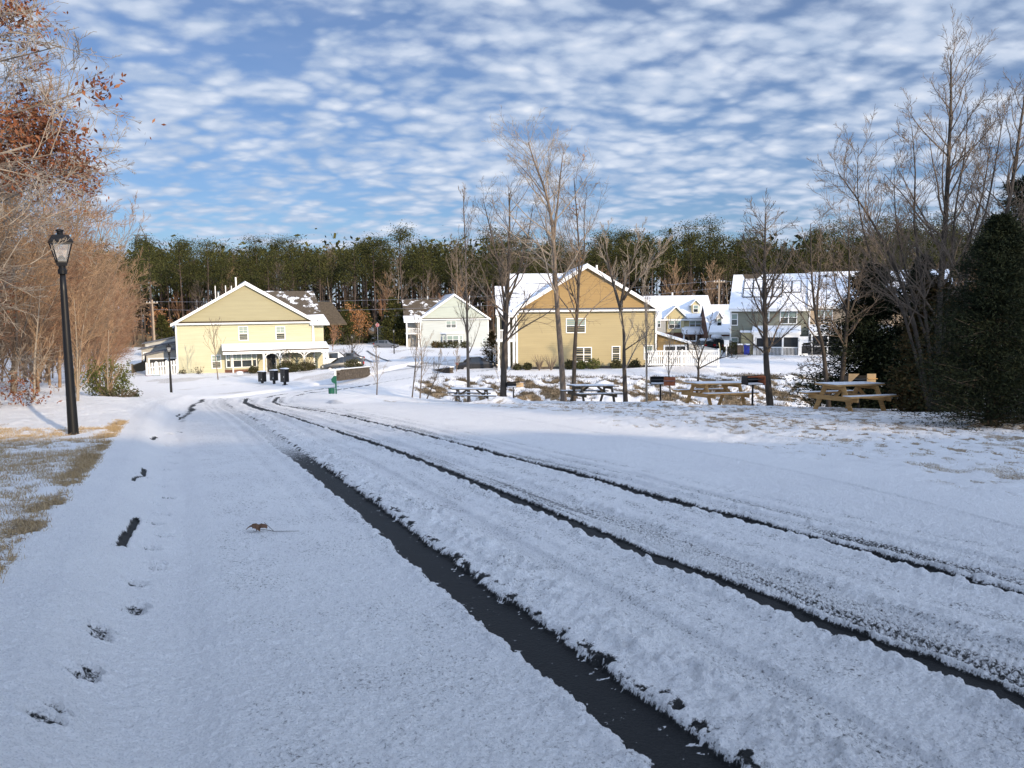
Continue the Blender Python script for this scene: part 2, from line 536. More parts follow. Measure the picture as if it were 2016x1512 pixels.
rows = [1.35]
while rows[-1] < 30: rows.append(rows[-1] * 1.0037)
while rows[-1] < 90: rows.append(rows[-1] * 1.0055)
while rows[-1] < 430: rows.append(rows[-1] * 1.014)
rows = np.array(rows)
us = np.linspace(-.86, .86, 820)
Yg, Ug = np.meshgrid(rows, us, indexing='ij')
Xg = Ug * (Yg + 1.2)
Zb = T(Xg, Yg)
xx = Xg; yy = Yg

near = (yy < 100)
def chunk(L, ymax=100.):
    d = np.full(xx.shape, 99., np.float32); s = np.full(xx.shape, 99., np.float32); a = np.zeros(xx.shape, np.float32)
    k = int(np.searchsorted(rows, ymax))
    d[:k], s[:k], a[:k] = dist_line(xx[:k], yy[:k], L)
    return d, s, a


eld, els, _ = chunk(EDGE_L)
erd, ers, _ = chunk(EDGE_R)
on_road = (els > 0) & (ers < 0) & (eld < 40) & (erd < 40) & (yy < 92) & (xx < 3.5 + 0 * xx + (yy < 40) * 40)
# distance inside road from the left edge (positive inside)
inl = np.where(els > 0, eld, -eld)
inr = np.where(ers < 0, erd, -erd)

n_big = fbm(xx * .5, yy * .5, 4, 3)
n_mid = fbm(xx * 2.5, yy * 2.5, 4, 11)
n_fine = fbm(xx * 14, yy * 14, 4, 23)
n_lump = fbm(xx * 9, yy * 9, 3, 31)
n_gran = fbm(xx * 38, yy * 38, 3, 41, .6)

# thickness of the snow on the road and how bare the asphalt is
fade = 1 / (1 + (yy / 9) ** 2)                    # only the fine grain is thinned with distance
nk_ = 1 - sstep(5, 14, yy)
h = .036 + .012 * (n_mid - .5) + .018 * (n_fine - .5) + (.012 + .012 * nk_) * (n_gran - .5) + .010 * np.clip(fbm(xx * 22, yy * 22, 2, 43) - .55, 0, 1) * nk_ + .02 * (n_big - .5)
bare = np.zeros_like(h)


def rut(L, w, soft, jag, depth=1.0, seed=0, berm=.0, bw=.1, side=0, barek=1.0, patch=0.0):
    global h, bare
    d, s, a = chunk(L)
    wob = (fbm(a * 6, s * 0 + seed, 3, seed) - .5) * jag + (fbm(xx * 16, yy * 16, 3, seed + 5) - .5) * jag * 1.3
    e = d - (w / 2 + wob)
    grow = 1 + np.clip((yy - 20) / 60, 0, .6)
    k = 1 - sstep(-soft, soft, e / grow)
    h = h * (1 - k * depth)
    bb = k * barek
    if patch:
        pn = fbm(a * .35 + seed, s * 2, 4, seed + 9)
        bb = bb * sstep(patch - .12, patch + .12, pn)
    bare = np.maximum(bare, bb)
    if berm:
        q = np.exp(-((e - bw) / bw) ** 2) * (1.0 if side == 0 else (s * side > 0))
        h = h + berm * q * (.35 + 1.3 * n_lump) * (n_fine * .9 + .5)
    return d, s, a


inroad = sstep(0.0, .5, inl) * sstep(0.0, .5, inr)
# thin, scoured untouched snow, greyed to the kerb so its face looks sky lit
bare = np.maximum(bare, (.22 + .085 * sstep(.35, .62, .6 * n_mid + .4 * n_fine)) * (yy < 40) * sstep(.2, 3, inr) * sstep(1.0, 1.35, inl + .15 * (n_mid - .5)))
# main tracks
fadeA = 1 - .62 * sstep(9.5, 14, yy)
dA, sA, aA = rut(LA, .31, .012, .05, fadeA, 1, .022, .05, 0, barek=fadeA)
dB, sB, aB = rut(LB, .20, .012, .05, 1.0, 2, .03, .07, 0)
dC, sC, aC = rut(LC, .17, .014, .07, 1.0, 3, .02, .06, 0)
# crumbs of snow and slush lying in the wide track
crumb = (np.abs(sA) < .17) * sstep(.74, .80, fbm(xx * 30, yy * 30, 2, 141)) * (.4 + .6 * sstep(.05, .15, np.abs(sA)))
h = h + .004 * crumb; bare = bare * (1 - .8 * crumb)
# heaped loose snow right of the first track
q = np.exp(-((sA - .50) / .24) ** 2)
h += q * (.012 + .10 * np.clip(n_lump - .40, 0, 1) + .13 * np.clip(n_fine - .45, 0, 1)) * (yy < 60)
q = np.exp(-((sA - .20) / .05) ** 2) * (yy < 45)
bare = np.maximum(bare, q * sstep(.5, .62, n_fine) * .9)
h -= q * .03 * sstep(.5, .62, n_fine)
# churned snow thrown out between the second and third tracks
for (sd, off, wd, am) in ((sB, -.14, .07, .04), (sB, .62, .15, .045), (sC, .36, .16, .03), (sC, -.13, .08, .03), (sA, 1.15, .18, .018)):
    q = np.exp(-((sd - off) / wd) ** 2) * (yy < 60)
    h += q * am * (np.clip(n_lump - .3, 0, 1) * .9 + np.clip(n_fine - .45, 0, 1) * 1.3)


# tyre treads: thin grey slush with cross ribs, grooves greyed as painted relief shade
def tread(d, s, a, off, w, barek, amp, seed):
    global h, bare
    ss = s - off
    q = (1 - sstep(w * .5 - .02, w * .5 + .03, np.abs(ss))) * (yy < 60)
    rib = .5 + .5 * np.sin(a * 2 * PI / .045 + np.abs(ss) * 40)
    grv = .5 + .5 * np.cos(ss * 2 * PI / .055)
    near_k = 1 - sstep(7, 14, yy)
    h = h * (1 - q * .75) + q * amp * 1.3 * rib * grv * near_k
    pn = fbm(a * .5 + seed, ss * 6, 4, seed)
    bare = np.maximum(bare, q * barek * (.62 + .75 * (1 - rib * grv) * near_k + .35 * (1 - near_k)) * (.45 + .55 * sstep(.35, .6, pn)))


tread(dB, sB, aB, .27, .25, .46, .022, 71)
dG, sG, aG = chunk(LG)
tread(dG, sG, aG, .05, .26, .34, .020, 72)
tread(dC, sC, aC, .27, .24, .50, .016, 73)
tread(dC, sC, aC, .62, .18, .36, .014, 74)
tread(dA, sA, aA, .78, .2, .30, .012, 75)
dE, sE, aE = chunk(LE)
for off in (-.25, .05, .35):
    q = np.exp(-((sE - off) / .07) ** 2) * (yy < 80) * (yy > 6)
    h -= q * .016
    bare = np.maximum(bare, q * .42 * sstep(.4, .7, fbm(aE * .4, sE, 3, 77)))
# narrower ribs of packed snow lying along the drive line
for (sd, off) in ((sA, 1.5), (sA, 1.9), (sB, 1.3), (sB, 1.75), (sB, -.5), (sC, -.6), (sA, -.35), (sA, -.62)):
    q = np.exp(-((sd - off - .1 * (n_big - .5)) / .06) ** 2) * (yy < 70) * (yy > 7)
    h -= q * .014
    bare = np.maximum(bare, q * .24 * sstep(.35, .6, n_mid))
rut(LS, .3, .1, .1, .6, 5, barek=.55)
rut(LS2, .3, .1, .1, .6, 6, barek=.5)
# fine lines of combed and packed snow running along the drive lane
lane = sstep(.25, .5, sA) * (1 - sstep(.9, 1.5, sC)) * (yy < 80)
comb = fbm(sB * 11, aB * .22, 3, 151) * .6 + fbm(sB * 26, aB * .5, 2, 152) * .4
h += lane * .022 * (comb - .5)
bare = np.maximum(bare, lane * .36 * sstep(.50, .62, 1 - comb) * (.6 + .4 * sstep(.35, .6, n_mid)))
for (sd, off, wd, bk_) in ((sB, .95, .16, .30), (sC, -1.0, .14, .26), (sC, 1.0, .12, .28), (sB, -.85, .14, .22), (sA, 1.35, .14, .24), (sA, 1.75, .10, .22)):
    q = np.exp(-((sd - off - .12 * (n_big - .5)) / wd) ** 2) * (yy < 70) * (yy > 2)
    h -= q * .012
    bare = np.maximum(bare, q * bk_ * (.5 + .9 * sstep(.42, .6, n_fine)))
# stripped gutter edge beyond the bend, patches in the gutter
for (i0, i1, off, w, k_) in ((0, 1, .95, .06, 0),):
    pass
g = np.exp(-((inl - 1.15 + .35 * (n_big - .5)) / .13) ** 2)
far_g = sstep(17.5, 22, yy) * (yy < 58)
bare = np.maximum(bare, g * far_g * (.55 + .5 * sstep(.4, .6, n_mid)))
g2 = np.exp(-((inl - 1.0 + .3 * (fbm(yy * 1.4, xx * .2, 3, 91) - .5)) / .035) ** 2) * (yy > 11.5) * (yy < 24) * sstep(.48, .54, fbm(yy * .9, xx * 0, 2, 95))
bare = np.maximum(bare, g2)


def patch_line(pix, w, jag=.02):
    global h, bare
    L = smooth_line([G(*p) for p in pix], 16)
    d, s, a = chunk(L, 24)
    ww = w * (.6 + .8 * fbm(a * 9, a * 0, 2, 50)) + (n_fine - .5) * jag
    k = 1 - sstep(-.008, .012, d - ww)
    h = h * (1 - k); bare = np.maximum(bare, k)


patch_line([(270, 1040), (262, 1060), (248, 1085), (240, 1105)], .032)
patch_line([(243, 1104), (230, 1111), (219, 1114)], .016)
patch_line([(285, 941), (283, 956)], .03)
patch_line([(262, 976), (270, 965), (284, 957), (294, 955)], .02)
patch_line([(258, 960), (276, 961)], .012)
patch_line([(299, 878), (308, 868)], .03)

# kerb: the lawn stands .14 m above the gutter with a rolled snow face
kerb_l = .8 * (1 - sstep(.30, .78, inl)) + .2 * (1 - sstep(-.3, .3, inl))
kerb_r = 1 - sstep(-1.2, 1.3, inr + .5 * (n_big - .5))
road_zone = near & (yy < 95)
lift = np.where(road_zone, .25 * kerb_l - .035 * np.exp(-((inl - .98) / .16) ** 2), 0) + np.where(road_zone & (yy < 60), .08 * kerb_r * np.exp(-np.clip(-inr, 0, 60) / 2.5), 0)
lift = np.minimum(lift, .25)

# animal prints along the gutter
PR = [(108, 1462), (96, 1488), (176, 1358), (160, 1380), (200, 1276), (197, 1292), (270, 1208), (260, 1219), (266, 1166), (309, 1116), (305, 1128), (296, 1092), (322, 1062), (302, 1040), (318, 1018), (306, 1002), (328, 984), (322, 962), (330, 948), (322, 930), (336, 915), (326, 903), (340, 893), (332, 880), (345, 868), (336, 856), (350, 846), (340, 838)]
for (a_, b_) in PR:
    gx, gy = G(a_, b_)
    m = (np.abs(xx - gx) < .2) & (np.abs(yy - gy) < .3)
    if not m.any(): continue
    kq = 1 + .05 * gy
    ex = (xx[m] - gx) / kq; ey = (yy[m] - gy) / kq
    r2 = np.sqrt((ex / .070) ** 2 + (ey / .046) ** 2) + (n_fine[m] - .5) * .9
    pit = 1 - sstep(.8, 1.05, r2)
    rim = np.exp(-((r2 - 1.3) / .22) ** 2)
    h[m] = h[m] * (1 - .9 * pit) + .012 * rim
    bare[m] = np.maximum(bare[m], pit * (.50 + .02 * gy + .2 * (n_fine[m] - .4)))  # pits greyed as well, standing in for weak shade in the hollows
rng = random.Random(5)
for i in range(260):                               # scattered prints and pocks on the right lawn
    px_ = rng.uniform(1000, 2100); py_ = rng.uniform(850, 1040)
    gx, gy = G(px_, py_)
    m = (np.abs(xx - gx) < .3) & (np.abs(yy - gy) < .4)
    if not m.any(): continue
    r2 = np.sqrt(((xx[m] - gx) / .12) ** 2 + ((yy[m] - gy) / .08) ** 2) + (n_fine[m] - .5) * .8
    pit = (1 - sstep(.6, 1.1, r2)) * sstep(.3, 1.0, -inr[m])
    h[m] = h[m] - .028 * pit

# lawns
lawn_l = sstep(-.05, .15, -inl) * (yy < 60)
edge_band = np.exp(-((inl + .10) / .14) ** 2) * (yy < 17)
gl = sstep(.44, .66, .55 * fbm(xx * 1.0, yy * .8, 5, 61) + .45 * fbm(xx * 6.0, yy * 5., 4, 62) + .10 * (yy < 15) - .05 * sstep(14, 22, yy) + .06 * sstep(0, 3, -inl) * (yy < 15))
bl = lawn_l * (gl * .43 * (1 - .45 * sstep(14, 19, yy))) + edge_band * sstep(.33, .5, n_mid) * .62
lawn_r = sstep(.3, 1.6, -inr) * (xx > -12) * (ers > 0) * (yy < 60)
gr_ = sstep(.60, .72, fbm(xx * 1.6, yy * 1.1, 5, 67)) * .5
gr2 = sstep(.57, .66, fbm(xx * 5., yy * 2.4, 4, 68)) * .55 * sstep(.45, .6, fbm(xx * .5, yy * .5, 2, 69))
gr3 = sstep(.52, .64, fbm(xx * 9., yy * 4.5, 4, 168)) * .66 * sstep(.5, 4, -inr)
br = lawn_r * np.maximum.reduce([gr_, gr2, gr3]) * (1 - sstep(30, 40, yy))
bumps = (lawn_r * (.07 * (n_mid - .5) + .03 * (fbm(xx * 6, yy * 5, 3, 69) - .5) + .05 * (n_big - .5)) + lawn_l * (.06 * (n_mid - .5) + .04 * (n_lump - .5)))
# wooded bank and ditch beyond the picnic lawn
yb_ = np.interp(xx, [-9, -6, -2.2, 2.5, 7, 11, 20], [58, 52, 46, 39, 31, 27.5, 25.5])
bank = sstep(0, 2, yy - yb_ - .5) * (1 - sstep(61, 68, yy)) * sstep(-9, -6, xx + .3 * (n_mid - .5))
bk = fbm(xx * .9 + yy * .25, yy * .33, 5, 81)
bb = bank * sstep(.455, .56, .5 * bk + .5 * fbm(xx * 2.4 + yy * .8, yy * .8, 4, 83)) * .85
bumps += bank * (.6 * (fbm(xx * .7, yy * .5, 4, 85) - .5) + .3 * (fbm(xx * 2.2, yy * 1.6, 3, 86) - .5))
# sunny strip between the left lawn, the houses and the forest floor
farm = sstep(40, 60, yy)
ff = sstep(.54, .68, fbm(xx * .25, yy * .12, 5, 87)) * .42
bf = farm * (1 - inroad * (yy < 92)) * ff * (yy < 160) * (1 - bank)
forest_floor = sstep(163, 175, yy)
bfo = forest_floor * (.45 + .5 * sstep(.35, .5, fbm(xx * .2, yy * .1, 4, 88)))  # snow browned here to stand in for missing shade under the trees
bumps += forest_floor * .5 * (fbm(xx * .15, yy * .15, 3, 89) - .5)
# small snow mounds at the lawn edge
for (mx, md, mw, mh) in ((985, 33, 1.1, .3), (1310, 24.5, 1.0, .17), (2050, 19.5, 1.1, .3), (700, 27, 1.2, .2)):
    mx_, _d = X(mx, md)
    bumps += mh * np.exp(-((xx - mx_) / mw) ** 2 - ((yy - md) / .7) ** 2)

on_r = on_road
bare_road = bare * on_r
bare_lawn = np.where(on_r, 0, np.clip(np.maximum.reduce([bl, br, bb, bf, bfo]), 0, 1))
bare_all = np.where(on_r, bare_road, bare_lawn)
streets = (yy >= 78) & (yy < 150)
thick = np.where(on_r, np.maximum(h, 0.0), .045 + np.maximum(h - .034, -.02) * .6)
bare_l2 = np.where(on_r, 0, np.maximum(bare_lawn, 0))
Zg = Zb + thick + lift + np.where(on_r, 0, bumps * (1 - .0 * inroad)) - bare_lawn * .025
# shared edge stays closed: same Z for both sheets
fm = on_r[:-1, :-1]
# a face belongs to the road when its first corner does
grid_road = grid_mesh('road', Xg, Yg, Zg, M['road'], {'bare': np.where(on_r | True, np.where(on_r, bare, bare * 0), 0)}, fm)
grid_lawn = grid_mesh('snow_covered_lawn', Xg, Yg, Zg, M['lawn'], {'bare': bare_lawn}, ~fm)
tag(grid_road, 'snowy road with dark wet tyre tracks curving downhill to the right', kind='structure')
tag(grid_lawn, 'snow covered ground beside and beyond the road', kind='structure')

# far street asphalt lines lie in the lawn sheet: give them their own thin ruts as road strips
def strip(name, L, w, label):
    mb = MB()
    n = len(L)
    for i in range(n):
        a = L[max(0, i - 1)]; b = L[min(n - 1, i + 1)]
        d = np.array(b) - np.array(a); d /= (np.linalg.norm(d) + 1e-9)
        nx, ny = d[1], -d[0]
        ww = w * (.8 + .4 * rng.random())
        for s_ in (-.5, .5):
            x_, y_ = L[i][0] + nx * ww * s_, L[i][1] + ny * ww * s_
            mb.v.append((x_, y_, gz(x_, y_) + .11))
    for i in range(n - 1):
        mb.f.append((2 * i, 2 * i + 1, 2 * i + 3, 2 * i + 2))
    o = mb.build(name, M['slush'])
    return tag(o, label, kind='structure')


M['slush'] = simple('grey_slush_on_asphalt', (.16, .17, .19), .6, .6, 1.2)
for i, (L, w) in enumerate([(LS, .4), (LS2, .4),
                            (line([], [(1000, 84), (930, 84.5), (860, 83), (800, 80), (740, 77)]), .25),
                            (line([], [(960, 90), (880, 93), (800, 92), (770, 90)]), .3),
                            (line([], [(700, 96), (735, 99), (770, 98), (860, 93), (990, 96)]), .3)]):
    strip('wheel_track_on_street', L[6:-3], w, 'grey wheel track in the snow of the far street')

# coarse sheet to the horizon
gx_, gy_ = np.meshgrid(np.arange(-420, 421, 4.), np.arange(-160, 621, 4.), indexing='ij')
zc = T(gx_, gy_)
inside = (gy_ > 5.5) & (gy_ < 420) & (np.abs(gx_) < .86 * (gy_ + 1.2) - 5)
zc = zc - .05 - .8 * inside
rr_ = np.maximum(0, gy_ - 380)
zc += rr_ * .01
cg = grid_mesh('ground', gx_, gy_, zc, M['snow'], {'bare': np.zeros_like(zc)})
tag(cg, 'snowy ground reaching to the horizon', kind='structure')

# ---- kerb of brick colour at the side street mouth
mb = MB()
KL = [X(498, 70), X(520, 71.5), X(545, 73), X(585, 76)]
for i in range(len(KL) - 1):
    a, b = KL[i], KL[i + 1]
    mb.bar((a[0], a[1], gz(*a) + .14), (b[0], b[1], gz(*b) + .14), .7, .12)
tag(mb.build('kerb_ramp', simple('brick_red_paving', (.2, .10, .075), .9, .3, 3)), 'brick red kerb ramp on the snow by the three mailboxes', kind='structure')


def blades(name, pts, hmin, hmax, wd, mat, label, per=5, spread=.05, lean=.6, seed=1):
    rs = np.random.RandomState(seed)
    n = len(pts) * per
    base = np.repeat(np.array(pts), per, axis=0)
    base[:, 0] += rs.uniform(-spread, spread, n); base[:, 1] += rs.uniform(-spread, spread, n)
    hh = rs.uniform(hmin, hmax, n); an = rs.uniform(0, 2 * PI, n); ln = rs.uniform(.1, lean, n) * hh
    tip = base + np.stack([np.cos(an) * ln, np.sin(an) * ln, hh], -1)
    a2 = rs.uniform(0, PI, n); w = wd * rs.uniform(.6, 1.4, n)
    off = np.stack([np.cos(a2) * w, np.sin(a2) * w, np.zeros(n)], -1)
    V = np.stack([base - off, base + off, tip], 1).reshape(-1, 3)
    me = bpy.data.meshes.new(name)
    me.vertices.add(len(V)); me.vertices.foreach_set('co', V.astype(np.float32).ravel())
    me.loops.add(len(V)); me.loops.foreach_set('vertex_index', np.arange(len(V), dtype=np.int32))
    me.polygons.add(n); me.polygons.foreach_set('loop_start', np.arange(0, 3 * n, 3, dtype=np.int32)); me.polygons.foreach_set('loop_total', np.full(n, 3, dtype=np.int32))
    me.materials.append(mat); me.update(calc_edges=True)
    o = bpy.data.objects.new(name, me); C.objects.link(o)
    return tag(o, label, kind='stuff')


rs = np.random.RandomState(3)
flat = lambda a: a.ravel()
w_ = flat(bare_lawn); P3 = np.stack([flat(xx), flat(yy), flat(Zg)], -1)
area = (flat(yy) ** 2)                      # cell area grows with distance squared
def pick(mask, n):
    idx = np.nonzero(mask)[0]
    p = w_[idx] * area[idx]; p = p / p.sum()
    return P3[rs.choice(idx, n, p=p)]


blades('dead_grass', pick((w_ > .25) & flat((yy < 24) & (inl < 0)), 17000), .012, .055, .003, M['grass_dry'], 'short tan dead grass showing through thin snow beside the kerb', 5, .05, 1.2, 1)
blades('dead_grass', pick((w_ > .3) & flat((yy < 32) & (inr < 0)), 9000), .01, .05, .004, M['grass_dry'], 'tan grass tips poking through the snow of the picnic lawn', 4, .06, 1.2, 2)
blades('bank_brush', pick((w_ > .35) & flat((yy > 47) & (yy < 67) & (bank > .2)), 15000), .04, .24, .014, M['brush_dry'], 'low brown brush on the snowy ditch bank beyond the picnic tables', 4, .25, .9, 4)
# ------------------------------------------------------------------ houses
def clip(poly, z0, z1):
    def half(P, f):
        out = []
        for i in range(len(P)):
            a, b = P[i], P[(i + 1) % len(P)]
            fa, fb = f(a), f(b)
            if fa >= 0: out.append(a)
            if fa * fb < 0:
                t = fa / (fa - fb)
                out.append((a[0] + (b[0] - a[0]) * t, a[1] + (b[1] - a[1]) * t))
        return out
    P = half(poly, lambda p: p[1] - z0)
    return half(P, lambda p: z1 - p[1]) if P else []


def lap_wall(mb, poly, org, sdir, ndir, lap=.22, proud=.05):
    """lap siding on a convex polygon (s,z) of the plane through org along sdir, facing ndir"""
    zs = [p[1] for p in poly]
    z = min(zs)
    def P(s, zz, off):
        return (org[0] + sdir[0] * s + ndir[0] * off, org[1] + sdir[1] * s + ndir[1] * off, zz)
    while z < max(zs) - 1e-4:
        z1 = min(z + lap, max(zs))
        c = clip(poly, z, z1)
        if len(c) >= 3:
            V = [P(s, zz, proud * (1 - (zz - z) / lap)) for s, zz in c]
            mb.quadlist(V, [tuple(range(len(V)))])
            lo = sorted([q for q in c if abs(q[1] - z) < 1e-5])
            if len(lo) >= 2:
                a, b = lo[0][0], lo[-1][0]
                mb.quadlist([P(a, z, 0), P(b, z, 0), P(b, z, proud), P(a, z, proud)], [(0, 1, 2, 3)])
        z = z1


def plain_poly(mb, poly, org, sdir, ndir, th=.1):
    V = [(org[0] + sdir[0] * s, org[1] + sdir[1] * s, z) for s, z in poly]
    mb.prism(V, (-ndir[0] * th, -ndir[1] * th, 0))


class House:
    def __init__(self, name, label, px, py, d, a, group=None):
        w = W(px, py, d)
        self.o = (w[0], w[1], w[2]); self.a = R(a)
        self.root = thing(name, label, 'house', self.o, self.a, group)
        self.ca, self.sa = math.cos(self.a), math.sin(self.a)

    def hit(self, px, py, off=0.0):
        """local (x, z) where the view ray meets the local plane y=off"""
        r = ray(px, py)
        # local y = -sin a * X + cos a * Y
        ox, oy = -self.o[0], -self.o[1]
        ry = -self.sa * r[0] + self.ca * r[1]
        oy_ = -self.sa * ox + self.ca * oy
        k = (off - oy_) / ry
        wx, wy, wz = ox + r[0] * k, oy + r[1] * k, EYE + r[2] * k - self.o[2]
        return (self.ca * wx + self.sa * wy, wz)

    def rect(self, x0, y0, x1, y1, off=0.0):
        a = self.hit(x0, y1, off); b = self.hit(x1, y0, off)
        return a[0], b[0], a[1], b[1]

    def build(self, mb, name, mat, parent=None):
        return mb.build(name, mat, parent or self.root)

    def wall(self, poly, mat, org=(0, 0), sdir=(1, 0), ndir=(0, -1), lap=.21, name='wall'):
        mb = MB(); lap_wall(mb, poly, org, sdir, ndir, lap)
        plain_poly(mb, poly, (org[0] - ndir[0] * .004, org[1] - ndir[1] * .004), sdir, ndir, .12)
        return self.build(mb, name, mat)

    def window(self, x0, x1, z0, z1, y=0.0, sash=2, grid=False, nrm='y', blind=True, div=1):
        """framed window; nrm 'y' faces -y, 'x' faces -x at local x=y"""
        n = sash
        fr = MB(); t = .085
        def bx(mb, a, b, y0, y1, c, d_):
            if nrm == 'y': mb.box(a, b, y0, y1, c, d_)
            else: mb.box(y0, y1, a, b, c, d_)
        Y0, Y1 = y - .075, y - .005
        bx(fr, x0 - t, x0, Y0, Y1, z0 - t, z1 + t); bx(fr, x1, x1 + t, Y0, Y1, z0 - t, z1 + t)
        bx(fr, x0, x1, Y0, Y1, z1, z1 + t); bx(fr, x0, x1, Y0 - .03, Y1, z0 - t, z0)
        for i in range(1, div):
            xm = x0 + (x1 - x0) * i / div
            bx(fr, xm - .05, xm + .05, Y0, Y1, z0, z1)
        zm = (z0 + z1) / 2
        bx(fr, x0, x1, Y0 + .012, Y1, zm - .03, zm + .03)
        if grid:
            for i in range(div):
                a = x0 + (x1 - x0) * i / div; b = x0 + (x1 - x0) * (i + 1) / div
                bx(fr, (a + b) / 2 - .012, (a + b) / 2 + .012, Y0 + .02, Y1, zm, z1)
                bx(fr, a, b, Y0 + .022, Y1, (zm + z1) / 2 - .012, (zm + z1) / 2 + .012)
        f = self.build(fr, 'window', M['trim'])
        p = MB(); bx(p, x0, x1, y - .04, y - .02, z0, zm if blind else z1)
        self.build(p, 'pane', M['glass'], f)
        if blind:
            p = MB(); bx(p, x0, x1, y - .043, y - .02, zm, z1)
            self.build(p, 'blind', M['blind'], f)
        return f

    def pxwin(self, x0, y0, x1, y1, off=0.0, **k):
        a, b, c, d_ = self.rect(x0, y0, x1, y1, off)
        t = .085
        return self.window(a + t, b - t, c + t, d_ - t, y=off, **k)

    def slab(self, pts, th, mat, name='roof'):
        mb = MB(); mb.prism(pts, (0, 0, th)); return self.build(mb, name, mat)


def snowy_roof_mat(name, base, amount, scale=.6, stretch=(1, 1, 1)):
    """shingles with melted-out patches of snow"""
    m, nt, b = new_mat(name)
    tc = N(nt, 'ShaderNodeTexCoord')
    mp = N(nt, 'ShaderNodeMapping'); mp.inputs['Scale'].default_value = stretch; nt.links.new(tc.outputs['Object'], mp.inputs[0])
    n1 = N(nt, 'ShaderNodeTexNoise', i_Scale=scale, i_Detail=9.0, i_Roughness=.7); nt.links.new(mp.outputs[0], n1.inputs['Vector'])
    n2 = N(nt, 'ShaderNodeTexNoise', i_Scale=7.0, i_Detail=4.0); nt.links.new(tc.outputs['Object'], n2.inputs['Vector'])
    c2 = ramp(nt, n2.outputs['Fac'], [(.3, tuple(q * .6 for q in base)), (.7, tuple(q * 1.35 for q in base))])
    f = ramp(nt, n1.outputs['Fac'], [(amount, (0, 0, 0)), (amount + .03, (1, 1, 1))])
    mx = N(nt, 'ShaderNodeMix', data_type='RGBA'); nt.links.new(f, mx.inputs[0]); nt.links.new(c2, mx.inputs[6]); mx.inputs[7].default_value = (.82, .85, .9, 1)
    nt.links.new(mx.outputs[2], b.inputs['Base Color']); b.inputs['Roughness'].default_value = .85
    bp = N(nt, 'ShaderNodeBump', i_Distance=.03); nt.links.new(f, bp.inputs['Height']); nt.links.new(bp.outputs[0], b.inputs['Normal'])
    return m


M['roof_brown_patchy'] = snowy_roof_mat('brown_shingles_with_snow_patches', (.085, .066, .045), .555, .55, (1, 1, 1))
M['roof_mostly_snow'] = snowy_roof_mat('snow_with_shingle_lines', (.10, .11, .13), .40, .5, (.4, 3, 3))


def gable_house(H, Wd, eave, rise, D, wallm, gabm, rake_snow=.05, roofm='roof_grey', left_snow=True, right_snow=True, ov=.35, gab_lap=.14, front_band='roof_brown'):
    """two-storey gable-fronted block: front wall on local y=0, ridge running back"""
    mid = Wd / 2
    H.wall([(0, -.6), (Wd, -.6), (Wd, eave), (0, eave)], wallm)
    mb = MB()
    lap_wall(mb, [(0, -.6), (D, -.6), (D, eave), (0, eave)], (0, 0), (0, 1), (-1, 0))
    lap_wall(mb, [(0, -.6), (D, -.6), (D, eave), (0, eave)], (Wd, 0), (0, 1), (1, 0))
    mb.box(.02, Wd - .02, .15, D, -.6, eave)
    H.build(mb, 'side_wall', wallm)
    # gable, standing a little proud of the wall below
    gz0 = eave + .22
    g = [(.25, gz0), (Wd - .25, gz0), (mid, eave + rise - .02)]
    mb = MB(); lap_wall(mb, g, (0, -.12), (1, 0), (0, -1), gab_lap, .03); plain_poly(mb, g, (0, -.115), (1, 0), (0, -1), .15)
    H.build(mb, 'gable', gabm)
    mb = MB(); mb.prism([(0.05, D, eave), (Wd - .05, D, eave), (mid, D, eave + rise)], (0, -.15, 0))
    H.build(mb, 'rear_gable', gabm)
    # small pent eave under the gable
    mb = MB(); mb.prism([(-ov, -.5, eave + .02), (-ov, -.14, eave + .2), (-ov, -.14, eave + .0)], (Wd + 2 * ov, 0, 0))
    H.build(mb, 'pent_roof', M[front_band])
    mb = MB(); mb.box(-ov, Wd + ov, -.56, -.505, eave - .13, eave + .03); mb.box(-ov, Wd + ov, -.5, -.03, eave - .13, eave - .09)
    H.build(mb, 'eave_board', M['trim'])
    # roof slopes
    k = rise / mid
    for sgn, nm, sn in ((-1, 'roof', left_snow), (1, 'roof', right_snow)):
        xe = -ov if sgn < 0 else Wd + ov
        ze = eave - k * ov + .05
        pts = [(xe, -.45, ze), (mid, -.45, eave + rise + .05), (mid, D + .3, eave + rise + .05), (xe, D + .3, ze)]
        r = H.slab(pts, .16, M[roofm])
        if sn:
            q = [(xe + sgn * .02, -.40, ze + .163), (mid - sgn * .0, -.40, eave + rise + .213), (mid, D + .25, eave + rise + .213), (xe + sgn * .02, D + .25, ze + .163)]
            H.build((lambda m_: (m_.prism(q, (0, 0, .09)), m_)[1])(MB()), 'roof_snow', M['roof_snow'], r)
        # rake board
        mb = MB(); mb.prism([(xe, -.47, ze - .1), (mid, -.47, eave + rise - .14), (mid, -.47, eave + rise + .19), (xe, -.47, ze + .19)], (0, -.05, 0))
        H.build(mb, 'rake_board', M['trim'])


def downspout(H, x, z0, z1, y=-.1):
    mb = MB(); mb.box(x - .05, x + .05, y - .08, y, z0, z1 - .5)
    mb.bar((x, y - .04, z1 - .5), (x + (.0), y - .45, z1), .1, .08, (1, 0, 0))
    H.build(mb, 'downspout', M['gutter'])


def corner_boards(H, Wd, eave, y=-.03):
    for a in (-.03, Wd - .14):
        mb = MB(); mb.box(a, a + .17, y - .02, y + .12, -.5, eave - .1)
        H.build(mb, 'corner_board', M['trim'])


